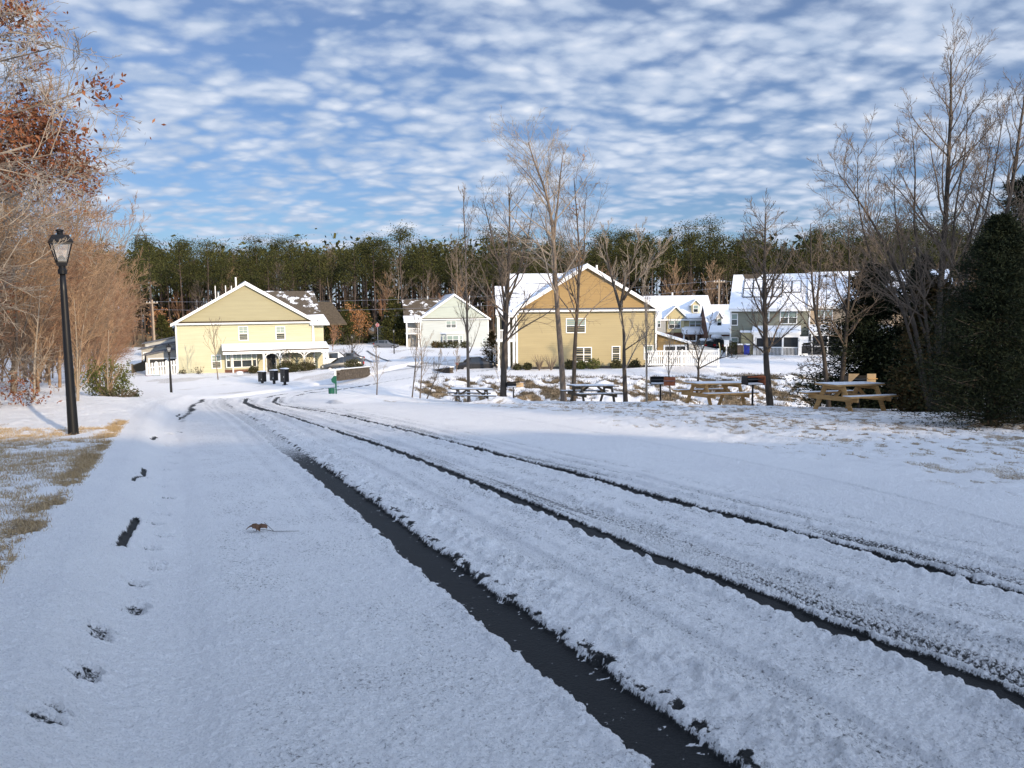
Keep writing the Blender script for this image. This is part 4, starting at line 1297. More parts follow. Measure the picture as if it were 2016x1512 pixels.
# ------------------------------------------------------------------ street furniture, cars, tables
def at(px, d, dz=0.0):
    x, y = X(px, d)
    r = ray(px, 780); x = r[0] / r[1] * d
    return (x, d, gz(x, d) + dz)


GZO = .04  # snow thickness


# street lamps
def make_lamp(label, loc, h=3.7, lean=0.0, rz=0.0):
    t = thing('street_lamp', label, 'street lamp', loc, rz, 'black street lamps')
    mb = MB(); mb.lathe([(.095, -.3), (.088, .2), (.055, h - 1.0), (.043, h - .62)], 14); mb.build('post', M['black'], t, True)
    mb = MB(); mb.lathe([(.07, h - .70), (.075, h - .64), (.055, h - .60), (.06, h - .55)], 14); mb.build('collar', M['black'], t)
    mb = MB(); k = PI / 4
    mb.lathe([(.10, h - .56), (.115, h - .50), (.10, h - .455)], 4, phase=k); mb.lathe([(.06, h - .454), (.06, h - .42), (.02, h - .38)], 10); mb.build('lamp_base', M['black'], t)
    mb = MB()
    for j in range(4):
        a = k + j * PI / 2
        mb.bar((.105 * math.cos(a), .105 * math.sin(a), h - .50), (.215 * math.cos(a), .215 * math.sin(a), h - .165), .016, .016)
        b = k + (j + 1) * PI / 2
        mb.bar((.215 * math.cos(a), .215 * math.sin(a), h - .165), (.215 * math.cos(b), .215 * math.sin(b), h - .165), .03, .03)
    mb.build('lamp_frame', M['black'], t)
    mb = MB(); mb.lathe([(.105, h - .49), (.208, h - .17)], 4, phase=k); mb.build('lamp_glass', M['lampglass'], t)
    mb = MB(); mb.lathe([(.245, h - .16), (.25, h - .14), (.165, h - .03), (.06, h - .02)], 4, phase=k); mb.lathe([(.05, h - .02), (.05, h + .03), (.065, h + .035), (.065, h + .06), (.01, h + .08)], 12); mb.build('lamp_roof', M['black'], t)
    return t


def clear_mat():
    m, nt, b = new_mat('clear_lamp_glass')
    b.inputs['Base Color'].default_value = (.9, .92, .92, 1)
    b.inputs['Roughness'].default_value = .05
    b.inputs['Alpha'].default_value = .16
    return m


M['lampglass'] = clear_mat()
l1 = W(146, 874, 13.6)
lamp = make_lamp('tall black street lamp nearest the camera on the left verge', (l1[0], l1[1], l1[2]), 3.72, rz=R(38))
for (px, py, d, lb, h) in [(338, 786, 52, 'black street lamp standing before the white picket fence', 3.72), (694, 709, 114, 'small distant black street lamp beside the parked cars', 3.7), (776, 693, 126, 'small distant black street lamp in front of the grey parked car', 3.7)]:
    p = W(px, py, d)
    q = copy_tree(lamp)
    q.location = (p[0], p[1], p[2]); q.rotation_euler = (0, 0, R(20)); q['label'] = lb

# cluster mailboxes
def mailbox(label, px, py, d, tall):
    p = W(px, py, d)
    t = thing('mailbox', label, 'mailbox', p, R(-32), 'cluster mailboxes on pedestals')
    b0 = .55 if not tall else .3
    mb = MB(); mb.box(-.11, .11, -.1, .1, -.3, b0); mb.box(-.2, .2, -.2, .2, -.02, .05); mb.build('pedestal', M['black'], t)
    mb = MB(); t.scale = (.86, .86, .94)
    mb.box(-.39, .39, -.24, .24, b0, 1.55); mb.build('cabinet', M['black'], t)
    mb = MB()
    for i in range(2):
        for j in range(4 + tall):
            z0 = b0 + .06 + j * (1.43 - b0) / (4 + tall)
            mb.box(-.35 + i * .36, -.03 + i * .36, -.262, -.243, z0, z0 + (1.43 - b0) / (4 + tall) - .03)
    mb.build('door_panel', M['mbdoor'], t)
    mb = MB(); mb.box(.12, .2, -.275, -.264, .75, .86); mb.build('label_plate', M['trim'], t)
    mb = MB(); mb.prism([(-.42, -.27, 1.555), (.42, -.27, 1.555), (.42, -.27, 1.60), (0, -.27, 1.66), (-.42, -.27, 1.60)], (0, .54, 0)); mb.build('snow_cap', M['roof_snow'], t)


M['mbdoor'] = simple('bronze_grey_door_panel', (.06, .058, .055), .5, .2, 6)
mailbox('left of the three black cluster mailboxes', 517, 762, 72, 0)
mailbox('middle one of the three black cluster mailboxes', 540, 760, 71, 0)
mailbox('right hand, tallest cabinet of the three cluster mailboxes', 561, 758, 69, 1)

# pet waste station
p = at(662, 47)
t = thing('pet_waste_station', 'green pet waste station with post, bag box and bin at the road edge', 'waste station', p, R(8))
mb = MB(); mb.box(-.045, .045, -.045, .045, -.3, 1.75); mb.build('post', M['green'], t)
mb = MB(); mb.box(-.3, .3, -.06, -.046, 1.66, 1.72); mb.box(-.05, .05, -.07, -.046, 1.3, 1.66); mb.build('sign_plate', M['trim'], t)
mb = MB(); mb.prism([(-.22, -.2, .95), (-.05, -.2, .85), (.06, -.2, .85), (.06, -.2, 1.32), (-.1, -.2, 1.32), (-.26, -.2, 1.12)], (0, .154, 0)); mb.build('bag_dispenser', M['green'], t)
mb = MB(); mb.lathe([(.17, -.02), (.19, .0), (.19, .5), (.2, .52), (.2, .56), (.1, .58)], 16, c=(-.27, 0)); mb.build('bin', M['green'], t)

# low stone entrance walls
def stone_wall(label, pa, pb, hgt, d0, d1):
    a = W(pa[0], pa[1], d0); b = W(pb[0], pb[1], d1)
    t = thing('stone_wall', label, 'wall', a)
    v = Vector((b[0] - a[0], b[1] - a[1], b[2] - a[2])); L_ = v.length
    mb = MB(); n = int(L_ / .3)
    for j in range(n):
        for k_ in range(int(hgt / .18)):
            u0 = (j + (k_ % 2) * .5) * .3
            p0 = v * (u0 / L_); p1 = v * (min(L_, u0 + .285) / L_)
            w_ = .34 + rng.uniform(-.03, .03)
            mb.bar((p0.x, p0.y, p0.z + k_ * .18 - .05), (p1.x, p1.y, p1.z + k_ * .18 - .05), w_, .17)
    mb.build('stones', M['stone'], t)
    mb = MB(); zt = int(hgt / .18) * .18 - .13
    mb.bar((0, 0, zt + .04), (v.x, v.y, v.z + zt + .04), .46, .08); mb.build('cap', M['stone'], t)
    mb = MB(); mb.bar((0, 0, zt + .11), (v.x, v.y, v.z + zt + .11), .42, .07); mb.build('snow_cap', M['roof_snow'], t)


stone_wall('low brown stone wall with snow on top, beside the parked cars', (665, 747), (726, 739), .95, 66, 76)
stone_wall('low brown stone wall with snow on top, across the side street from the cars', (855, 741), (890, 737), .85, 78, 72)

# stop sign
p = W(744, 672, 158)
t = thing('stop_sign', 'red octagonal stop sign at the far street corner before the forest', 'sign', p, R(-10))
mb = MB(); mb.box(-.04, .04, -.04, .04, -.5, 3.9); mb.build('post', M['rim'], t)
mb = MB(); mb.prism([(.42 * math.cos(PI / 8 + j * PI / 4), -.06, 3.35 + .42 * math.sin(PI / 8 + j * PI / 4)) for j in range(8)], (0, .015, 0)); mb.build('sign_plate', M['trim'], t)
mb = MB(); mb.prism([(.39 * math.cos(PI / 8 + j * PI / 4), -.068, 3.35 + .39 * math.sin(PI / 8 + j * PI / 4)) for j in range(8)], (0, .006, 0)); sf = mb.build('sign_face', M['red'], t)
cu = bpy.data.curves.new('stop_text', 'FONT'); cu.body = 'STOP'; cu.size = .28; cu.align_x = 'CENTER'; cu.align_y = 'CENTER'; cu.extrude = .003
tm = bpy.data.objects.new('tmp', cu); C.objects.link(tm)
bpy.context.view_layer.update()
me = bpy.data.meshes.new_from_object(tm.evaluated_get(bpy.context.evaluated_depsgraph_get())); bpy.data.objects.remove(tm)
me.materials.clear(); me.materials.append(M['trim'])
tx = bpy.data.objects.new('lettering', me); C.objects.link(tx); tx.parent = sf; tx.location = (0, -.075, 3.35); tx.rotation_euler = (PI / 2, 0, 0)


# picnic tables
def picnic(label, px, py, d, rz, sc=1.0, matw='wood', snow=True):
    p = W(px, py, d)
    p = (p[0], p[1], gz(p[0], p[1]) + .06)
    t = thing('picnic_table', label, 'picnic table', (p[0], p[1], p[2]), R(rz), 'wooden picnic tables on the snowy lawn')
    t.rotation_euler = (0, .05, R(rz)); t.scale = (1, 1, 1.04)
    Lh = 1.2 * sc
    wd = M[matw]
    mb = MB()
    for j in range(5): mb.box(-Lh, Lh, -.36 + j * .146, -.36 + j * .146 + .138, .71, .75)
    mb.build('tabletop', wd, t)
    mb = MB(); mb.box(-Lh + .02, Lh - .01, -.33, .345, .753, .775)
    mb.build('snow_cover', M['roof_snow'], t)
    for s_ in (-1, 1):
        mb = MB()
        for j in range(2): mb.box(-Lh - .05, Lh + .05, s_ * .70 - .14 + j * .145, s_ * .70 - .14 + j * .145 + .137, .42, .46)
        b = mb.build('seat', wd, t)
        mb = MB(); mb.box(-Lh - .04, Lh + .04, s_ * .70 - .11, s_ * .70 + .12, .463, .478); mb.build('snow_cover', M['roof_snow'], b)
    for xl in (-Lh * .68, Lh * .68):
        for s_ in (-1, 1):
            mb = MB(); mb.prism([(xl, s_ * .62 - .07, -.1), (xl, s_ * .62 + .07, -.1), (xl, s_ * .27 + .07, .708), (xl, s_ * .27 - .07, .708)], (.045, 0, 0)); mb.build('leg', wd, t)
        mb = MB(); mb.box(xl - .046, xl - .003, -.80, .80, .29, .417); mb.box(xl - .046, xl - .003, -.34, .34, .60, .708); mb.build('cross_beam', wd, t)
        sg = 1 if xl < 0 else -1
        mb = MB(); mb.bar((xl + sg * .05, 0, .36), (xl + sg * .55, 0, .69), .09, .04, (0, 1, 0)); mb.build('brace', wd, t)


picnic('small shaded picnic table farthest left, partly behind a thin tree trunk', 928, 797, 42.5, 14, .98, 'greywood')
picnic('second picnic table from the left, beside the pair of leaning tree trunks', 1166, 799, 34.5, 26, .98, 'greywood')
picnic('third picnic table, timber legs lit, between two charcoal grills', 1408, 803, 27, 32, 1.03)
picnic('largest and nearest picnic table, farthest right, before the dark evergreens', 1672, 805, 22.8, 34, 1.04)


# charcoal grills on posts
def grill(label, px, py_base, py_grill, d, w_, rz, style):
    a = W(px, py_base, d); a = (a[0], a[1], gz(a[0], a[1])); b = W(px, py_grill, d); h = b[2] - a[2]
    t = thing('charcoal_grill', label, 'grill', a, R(rz), 'park grills on posts')
    mb = MB(); mb.tube([(0, 0, -.4), (0, 0, h)], .035, 8); mb.build('post', M['black'], t)
    q = w_ / 2
    mb = MB(); mb.box(-q, q, -.22, .22, h, h + .02); mb.box(-q, q, .2, .22, h + .021, h + .28); mb.box(-q, -q + .02, -.2, .198, h + .021, h + .28); mb.build('firebox', M['black'], t)
    mb = MB()
    for j in range(12): mb.tube([(-q + .03, -.2 + j * .035, h + .17), (q - .02, -.2 + j * .035, h + .17)], .006, 4)
    mb.build('grate', M['dark'], t)
    mb = MB(); mb.box(-q + .03, q - .03, -.18, .18, h + .021, h + .05); mb.build('snow', M['roof_snow'], t)
    if style == 'end':
        mb = MB(); mb.box(q + .001, q + .025, -.24, .22, h - .01, h + .30); mb.build('side_panel', M['rust'], t)
        mb = MB(); mb.box(-q - .02, q + .02, -.24, -.222, h + .26, h + .30); mb.build('rim', M['rust'], t)
    elif style == 'rust':
        mb = MB(); mb.box(q * .25, q * 1.35, -.27, -.235, h - .04, h + .30); mb.build('side_panel', M['rust'], t)
        mb = MB(); mb.box(q * .2, q * 1.4, -.30, -.272, h + .14, h + .16); mb.build('handle', M['rim'], t)
    elif style == 'tan2':
        mb = MB(); mb.box(q * .35, q * 1.0, -.27, -.235, h + .0, h + .38); mb.build('side_panel', M['tanpanel'], t)
        mb = MB(); mb.prism([(-q, -.25, h + .0), (-q, -.25, h + .38), (-q * .2, -.25, h + .38)], (0, .02, 0)); mb.build('side_panel', M['tanpanel'], t)
        mb = MB(); mb.box(q * .4, q * 1.1, -.30, -.272, h + .2, h + .225); mb.build('handle', M['wood'], t)
    else:
        mb = MB(); mb.box(q * .3, q * 1.3, -.25, -.23, h + .02, h + .26); mb.build('side_panel', M['tanpanel'], t)


grill('charcoal grill with pale panel between the first two picnic tables', 1011, 795, 762, 42, .8, 10, 'pale')
grill('black charcoal grill with rusty orange panel left of the third picnic table', 1300, 797, 756, 30, .8, -5, 'rust')
grill('black open charcoal grill with orange end, right of the third picnic table', 1481, 802, 757, 25.5, .6, 12, 'end')
grill('wide charcoal grill with two light tan panels behind the largest table', 1690, 800, 756, 26.5, .9, -5, 'tan2')


# cars
def car(name, label, loc, rz, L_=4.6, Wd=1.84, Ht=1.5, mat='car_grey', kind='hatch', snow=0.0, group='parked cars'):
    t = thing(name, label, 'car' if kind != 'pickup' else 'pickup truck', loc, R(rz), group)
    # stations along x (front at +x): x, half width, sill z, belt z, roof z, roof half width
    f, r = L_ / 2, -L_ / 2
    hood = .93 if Ht > 1.6 else .82
    if kind == 'pickup':
        prof = [(r, .62, .9, 0), (r + .1, .9, 1.02, 0), (r + 1.7, .9, 1.02, 0), (r + 1.75, .9, 1.02, 0), (r + 1.95, .9, 1.04, .92), (r + 3.2, .92, 1.04, 1.0), (f - 1.35, .92, 1.02, 0.04), (f - .3, .88, .92, 0), (f, .7, .7, 0)]
    elif kind == 'sedan':
        prof = [(r, .62, .80, 0), (r + .12, .82, .92, 0), (r + .75, .9, .95, .02), (r + 1.35, .92, .95, .92), (r + 2.5, .92, .93, 1.0), (f - 1.35, .92, .90, 0.03), (f - .35, .86, .74, 0), (f, .66, .58, 0)]
    else:
        prof = [(r, .68, .80, 0), (r + .08, .86, hood, .05), (r + .35, .9, hood + .1, .80), (r + .9, .92, hood + .1, .98), (r + 2.3, .92, hood + .06, 1.0), (f - 1.95, .92, hood + .04, .8), (f - 1.2, .92, hood, 0.02), (f - .35, .88, hood - .12, 0), (f, .68, .6, 0)]
    hw = Wd / 2
    V = []; k_ = 10
    for (x, wf, belt, rf) in prof:
        zr = belt + (Ht - belt) * rf; tw = hw * wf
        rw = tw * (.97 - .25 * rf)
        z0 = .28
        half = [(tw * .86, z0), (tw * .98, z0 + .12), (tw, (z0 + belt) / 2), (tw * .97, belt), (rw, zr - .03 * rf)]
        ring = [(y, z) for y, z in half] + [(-y, z) for y, z in half[::-1]]
        V += [(x, y, z) for y, z in ring]
    mb = MB(); mb.v = V; n = len(prof)
    gl = MB()
    for i in range(n - 1):
        for j in range(k_ - 1):
            a = i * k_ + j
            q = (a, a + 1, a + 1 + k_, a + k_)
            mb.f.append(q)
            if j in (3, 5) and (prof[i][3] > .5 and prof[i + 1][3] > .5):
                P4 = [Vector(V[s]) for s in q]; cc_ = sum(P4, Vector()) / 4
                off = Vector((0, .012 if j == 3 else -.012, 0))
                gl.quadlist([tuple(cc_ + (p_ - cc_) * .84 + off) for p_ in P4], [(0, 1, 2, 3)])
            if j == 4 and abs(prof[i][3] - prof[i + 1][3]) > .4:
                P4 = [Vector(V[s]) for s in q]; cc_ = sum(P4, Vector()) / 4
                off = Vector((.02 if prof[i][3] > prof[i + 1][3] else -.02, 0, .02))
                gl.quadlist([tuple(cc_ + (p_ - cc_) * .86 + off) for p_ in P4], [(0, 1, 2, 3)])
        mb.f.append((i * k_ + k_ - 1, i * k_, (i + 1) * k_, (i + 1) * k_ + k_ - 1))
    mb.f.append(tuple(range(k_))); mb.f.append(tuple(range((n - 1) * k_, n * k_))[::-1])
    mb.build('body', M[mat], t, True)
    gl.build('window', M['carglass'], t)
    for x in (r + .85, f - .9):
        for s_ in (-1, 1):
            w_ = MB(); y = s_ * (hw - .1)
            pts = [(x + .33 * math.cos(a), 0, .33 + .33 * math.sin(a)) for a in [2 * PI * j / 16 for j in range(16)]]
            w_.prism([(p_[0], y - .1, p_[2]) for p_ in pts], (0, .2 + .02, 0)); wh = w_.build('wheel', M['rubber'], t)
            w_ = MB(); w_.prism([(x + (p_[0] - x) * .6, y + s_ * .125 - .01, .33 + (p_[2] - .33) * .6) for p_ in pts], (0, .02, 0)); w_.build('rim', M['rim'], wh)
    for s_ in (-1, 1):
        w_ = MB(); w_.box(r - .02, r + .12, s_ * hw * .66 - .16, s_ * hw * .66 + .16, .80, 1.05 if kind != 'sedan' else .88); w_.build('tail_light', M['taillight'], t)
        w_ = MB(); w_.box(f - .2, f - .08, s_ * hw * .62 - .15, s_ * hw * .62 + .15, .60, .70); w_.build('headlight', M['headlight'], t)
    w_ = MB(); w_.box(r - .06, r + .05, -hw * .7, hw * .7, .36, .55); w_.build('bumper', M['dark'], t)
    if snow:
        w_ = MB()
        xs = [q for q in prof if q[3] > .75]
        xa, xb = xs[0][0] - .1, xs[-1][0] + .1
        w_.lathe([(1, 0), (1.0, snow * .6), (.8, snow)], 12)
        w_.v = [(((xa + xb) / 2) + v[0] * (xb - xa) / 2, v[1] * hw * .72, Ht - .06 + v[2]) for v in w_.v]
        w_.build('snow_cover', M['roof_snow'], t, True)
        w_ = MB(); w_.lathe([(1, 0), (1.0, snow * .5), (.8, snow * .8)], 12)
        w_.v = [(f - .75 + v[0] * .5, v[1] * hw * .75, hood - .1 + v[2]) for v in w_.v]
        w_.build('snow_cover', M['roof_snow'], t, True)
    return t


car('parked_car', 'dark hatchback with red tail light parked beside the yellow house porch', W(674, 731, 86), 178 + 22, 4.7, 1.85, 1.62, 'car_dark', 'hatch', .0)
car('parked_car', 'grey car behind the dark hatchback and the thin lamp post', W(684, 716, 103), 190, 4.6, 1.8, 1.48, 'car_grey', 'sedan', .0)
car('pickup_truck', 'white pickup truck cab showing above the dark hatchback', W(660, 722, 94), 10, 5.4, 1.95, 1.85, 'car_white', 'pickup', .0)
car('parked_car', 'grey crossover car parked by the far street near the stop sign', W(761, 686, 148), -6, 4.7, 1.85, 1.65, 'car_grey', 'hatch', .0)
car('parked_car', 'black car mostly hidden behind the wood edge left of the tan house', W(944, 731, 78), 8, 4.7, 1.85, 1.5, 'car_black', 'sedan', .0)
car('parked_car', 'snow capped car behind the white picket fence', W(1383, 692, 99), 100, 4.6, 1.85, 1.5, 'car_dark', 'hatch', .25)
car('parked_car', 'van buried under snow beside the brick house garage', W(1408, 692, 100), 85, 4.8, 1.9, 1.8, 'car_dark', 'hatch', .45)
car('parked_car', 'dark car by the brick garage under the cream house', W(1362, 692, 108), 95, 4.6, 1.85, 1.5, 'car_black', 'sedan', .12)


# picket fences
def picket(label, pa, da, pb, db, h, pa2=None, solid=.62, gap=.15, posts=5, top_open=True):
    a = W(pa[0], pa[1], da); b = W(pb[0], pb[1], db)
    t = thing('picket_fence', label, 'fence', a, 0)
    v = Vector((b[0] - a[0], b[1] - a[1], b[2] - a[2])); L_ = v.length; u = v / L_
    nrm = Vector((u.y, -u.x, 0))
    mb = MB(); n = int(L_ / gap)
    for j in range(n):
        p_ = u * (j * gap + .05)
        mb.bar((p_.x, p_.y, p_.z + .05), (p_.x, p_.y, p_.z + h), gap * .62, .03, tuple(nrm))
    mb.build('pickets', M['trim'], t)
    for z_ in ((.25, h * .72) if not top_open else (.18, h * .66, h - .04)):
        mb = MB(); o_ = nrm * .05
        mb.bar((o_.x, o_.y, z_), (v.x + o_.x, v.y + o_.y, v.z + z_), .05, .13); mb.build('rail', M['trim'], t)
    for j in range(posts):
        p_ = u * (L_ * j / (posts - 1)) - nrm * .0
        mb = MB(); mb.box(p_.x - .07, p_.x + .07, p_.y - .07, p_.y + .07, p_.z - .3, p_.z + h + .1); mb.build('post', M['trim'], t)


picket('white picket fence along the left wall of the yellow house', (290, 747), 83.5, (349, 741), 83, 1.75, gap=.32, posts=4, top_open=False)
picket('long white picket fence in front of the sun room', (1272, 721), 71.5, (1414, 721), 70, 1.45, gap=.17, posts=5)
picket('short white fence leg running back from the sun room corner', (1357, 703), 81, (1414, 719), 70.5, 1.45, gap=.18, posts=3)

# bins and yard things
def bin_(label, px, py, d, mat, rz):
    t = thing('wheelie_bin', label, 'bin', W(px, py, d), R(rz), 'wheeled household bins')
    mb = MB(); mb.prism([(-.26, -.3, .0), (.26, -.3, .0), (.31, -.36, 1.0), (-.31, -.36, 1.0)], (0, .6, 0)); mb.build('body', M[mat], t)
    mb = MB(); mb.prism([(-.33, -.40, 1.003), (.33, -.40, 1.003), (.33, .3, 1.06), (-.33, .3, 1.06)], (0, 0, .05)); mb.build('lid', M[mat], t)
    mb = MB(); mb.prism([(-.30, -.36, 1.058), (.30, -.36, 1.058), (.30, .28, 1.115), (-.30, .28, 1.115)], (0, 0, .06)); mb.build('snow_cap', M['roof_snow'], t)
    for s_ in (-1, 1):
        mb = MB(); mb.prism([(s_ * .3 - .03, .3 + .11 * math.cos(a), .1 + .11 * math.sin(a)) for a in [2 * PI * j / 10 for j in range(10)]], (.06, 0, 0)); mb.build('wheel', M['rubber'], t)


bin_('brown wheeled bin with snow on its lid by the sage house', 1457, 698, 84, 'binbrown', -15)
bin_('blue wheeled bin beside the brown one at the sage house', 1470, 698, 84, 'blue', -20)
t = thing('utility_cabinet', 'pale grey meter cabinet on a post beside the sage house corner', 'cabinet', W(1430, 700, 84), R(-20))
mb = MB(); mb.box(-.06, .06, -.06, .06, -.3, 1.3); mb.build('post', M['trim'], t)
mb = MB(); mb.box(-.25, .25, -.12, .12, 1.0, 1.7); mb.build('box', M['trim'], t)
t = thing('leaning_board', 'yellow board leaning against the hedge by the sage house', 'board', W(1420, 699, 86), R(-20))
mb = MB(); mb.bar((0, -.1, -.1), (-.3, .3, 1.35), .09, .05); mb.build('plank', M['cream'], t)
t = thing('barbecue', 'covered dark barbecue with snow on top between the two porches', 'barbecue', W(1588, 698, 80.5), R(-20))
mb = MB(); mb.box(-.5, .5, -.3, .3, .12, .85); mb.build('cabinet', M['dark'], t)
mb = MB(); mb.prism([(-.45, -.32, .853), (.45, -.32, .853), (.38, -.32, 1.15), (.2, -.32, 1.25), (-.2, -.32, 1.25), (-.38, -.32, 1.15)], (0, .6, 0)); mb.build('hood', M['dark'], t)
mb = MB(); mb.box(-.36, .36, -.3, .26, 1.252, 1.34); mb.build('snow_cap', M['roof_snow'], t)
mb = MB(); mb.box(-.3, .3, -.37, -.33, .95, .99); mb.build('handle', M['rim'], t)
for s_ in (-1, 1):
    for q in (-1, 1):
        mb = MB(); mb.box(s_ * .44 - .04, s_ * .44 + .04, q * .25 - .04, q * .25 + .04, -.05, .117); mb.build('leg', M['dark'], t)
t = thing('privacy_screen', 'white panel fence between the sage and beige porches', 'fence', W(1573, 697, 83.0), R(-20))
mb = MB(); mb.box(0, .9, -.03, .03, -.2, 1.9); mb.build('panel', M['trim'], t); mb = MB(); mb.box(-.08, .05, -.07, .06, -.2, 2.0); mb.build('post', M['trim'], t)
t = thing('iron_fence', 'thin black iron railing in front of the beige porch', 'fence', W(1592, 698, 78.5), R(-20))
mb = MB()
for j in range(34): mb.box(j * .14, j * .14 + .02, -.01, .01, -.1, 1.05)
mb.build('pickets', M['black'], t)
for z_ in (.1, .95): mb = MB(); mb.box(0, 4.7, -.02, -.011, z_, z_ + .04); mb.build('rail', M['black'], t)
for (px, py, d, nm, lb, mt, s_) in [(307, 745, 81, 'planter', 'low green and white planter by the left picket fence', 'green', .45), (296, 746, 81, 'planter', 'brick coloured planter box left of the white picket fence', 'brick', .5), (472, 738, 83, 'garden_dish', 'pale round bird dish in the bed before the yellow house', 'trim', .4)]:
    t = thing(nm, lb, nm.split('_')[-1], W(px, py, d))
    mb = MB(); mb.lathe([(s_ * .6, -.1), (s_ * .8, s_ * .4), (s_, s_ * .8)], 10); mb.build('bowl', M[mt], t)
    mb = MB(); mb.lathe([(s_ * .9, s_ * .8), (s_ * .5, s_ * .95)], 10); mb.build('snow_cap', M['roof_snow'], t)

# mulch line and rear yard fence far left
t = thing('wooden_fence', 'grey wooden yard fence far left beyond the picket fence', 'fence', W(262, 742, 92))
a = W(262, 742, 92); b = W(300, 726, 104); v = Vector(b) - Vector(a)
mb = MB(); mb.bar((0, 0, .7), (v.x, v.y, v.z + .7), .08, 1.4); mb.build('boards', M['greywood'], t)
for k_ in (0, .5, 1):
    mb = MB(); mb.bar((v.x * k_, v.y * k_ - .1, v.z * k_ - .2), (v.x * k_, v.y * k_ - .1, v.z * k_ + 1.6), .12, .12); mb.build('post', M['greywood'], t)

# utility poles and lines
def pole(label, px, py_base, py_top, d, pos=None):
    a = W(px, py_base, d); b = W(px, py_top, d); h = b[2] - a[2]
    t = thing('utility_pole', label, 'utility pole', a, R(0), 'wooden utility poles')
    mb = MB(); mb.tube([(0, 0, -.5), (0, 0, h)], [.17, .11], 8); mb.build('post', M['polewood'], t)
    mb = MB(); mb.box(-1.0, 1.0, -.2, -.09, h - .62, h - .48); mb.build('crossarm', M['polewood'], t)
    for q in (-.85, -.35, .35, .85):
        mb = MB(); mb.lathe([(.05, h - .48), (.07, h - .4), (.04, h - .3)], 6, c=(q, -.15)); mb.build('insulator', M['trim'], t)
    return a[0], a[1], a[2] + h
pa = pole('wooden utility pole left of the yellow house roof', 304, 668, 590, 128)
pb = pole('pale wooden utility pole behind the cream house roofs', 1414, 640, 549, 135)
def cable(label, a, b, sag, n=24, r=.022):
    pts = []
    for i in range(n + 1):
        t_ = i / n
        pts.append((a[0] + (b[0] - a[0]) * t_, a[1] + (b[1] - a[1]) * t_, a[2] + (b[2] - a[2]) * t_ - sag * 4 * t_ * (1 - t_)))
    mb = MB(); mb.tube(pts, r, 3); tag(mb.build('power_line', M['rim']), label, 'cable', 'power lines between the poles')
for j, dz in enumerate((-.3, -1.6)):
    lb = ['upper power line crossing in front of the dark forest', 'lower power line crossing in front of the dark forest'][j]
    cable(lb, (pa[0], pa[1], pa[2] + dz), (pb[0], pb[1], pb[2] + dz), 1.2 + .3 * j)
cable('power line running from the pale pole off to the right', (pb[0], pb[1], pb[2] - .3), (pb[0] + 60, pb[1] + 4, pb[2] + .5), 1.5)

# transmission tower top over the trees
p = W(281, 520, 330); top = W(281, 444, 330)[2]
h = top - p[2]
t = thing('pylon', 'lattice transmission tower top rising above the far treeline', 'pylon', p, R(30))
mb = MB()
def lg(z): return 1.2 + (h - z) * .12
for s_ in (-1, 1):
    for q in (-1, 1):
        mb.bar((s_ * lg(-20), q * lg(-20), -20), (s_ * lg(h - 4), q * lg(h - 4), h - 4), .45, .45)
z = -20
while z < h - 4:
    z2 = min(z + 4, h - 4)
    for q in (-1, 1):
        mb.bar((-lg(z), q * lg(z), z), (lg(z2), q * lg(z2), z2), .28, .28); mb.bar((lg(z), q * lg(z), z), (-lg(z2), q * lg(z2), z2), .28, .28)
        mb.bar((q * lg(z), -lg(z), z), (q * lg(z2), lg(z2), z2), .28, .28)
    z = z2
mb.bar((-1.4, 0, h - 4), (0, 0, h), .3, .3); mb.bar((1.4, 0, h - 4), (0, 0, h), .3, .3); mb.build('lattice', M['pylon'], t)
mb = MB(); mb.bar((-3.5, 0, h - 4), (3.5, 0, h - 4), .35, .35); mb.build('crossarm', M['pylon'], t)

# fallen twig with dry leaves on the road snow
gx, gy = G(540, 1060); zz = gz(gx, gy) + .045
t = thing('fallen_twig', 'fallen oak twig with curled brown leaves lying on the road snow', 'twig', (gx, gy, zz))
mb = MB()
gp = [G(*q) for q in ((590, 1059), (540, 1060), (524, 1058))]
hp = [(p_[0] - gx, p_[1] - gy, .012) for p_ in gp]
mb.tube(hp, [.0022, .003, .0026], 5); mb.tube([hp[1], (hp[2][0] - .02, hp[2][1] + .03, .07)], [.0025, .0018], 5); mb.tube([hp[2], (hp[2][0] - .09, hp[2][1], .02)], .002, 5); mb.build('stem', M['bark_dark'], t)
M['fallen_leaf'] = simple('curled_brown_leaf', (.13, .07, .04), .8, .4, 30)
rt = random.Random(8)
for j in range(6):
    lf = MB(); cx_ = hp[2][0] - .02 - .022 * j; cy_ = hp[2][1] + rt.uniform(-.02, .02)
    L_ = .085; pts = []; ang = rt.uniform(0, 2 * PI); tilt = rt.uniform(.2, 1.2)
    n = 9
    for k_ in range(n):
        u = k_ / (n - 1); w2 = .024 * math.sin(PI * min(1, u * 1.05)) * (1.15 if k_ % 2 else .62) + .002
        X_ = (u - .5) * L_; Z_ = .03 + .02 * math.sin(u * 3) + (u - .5) * .05 * tilt
        for s_ in (-1, 1):
            lx = X_ * math.cos(ang) - s_ * w2 * math.sin(ang); ly = X_ * math.sin(ang) + s_ * w2 * math.cos(ang)
            lf.v.append((cx_ + lx, cy_ + ly, Z_ + .012 * abs(s_) * math.cos(j) * s_))
    for k_ in range(n - 1): lf.f.append((2 * k_, 2 * k_ + 1, 2 * k_ + 3, 2 * k_ + 2))
    lf.build('leaf', M['fallen_leaf'], t)
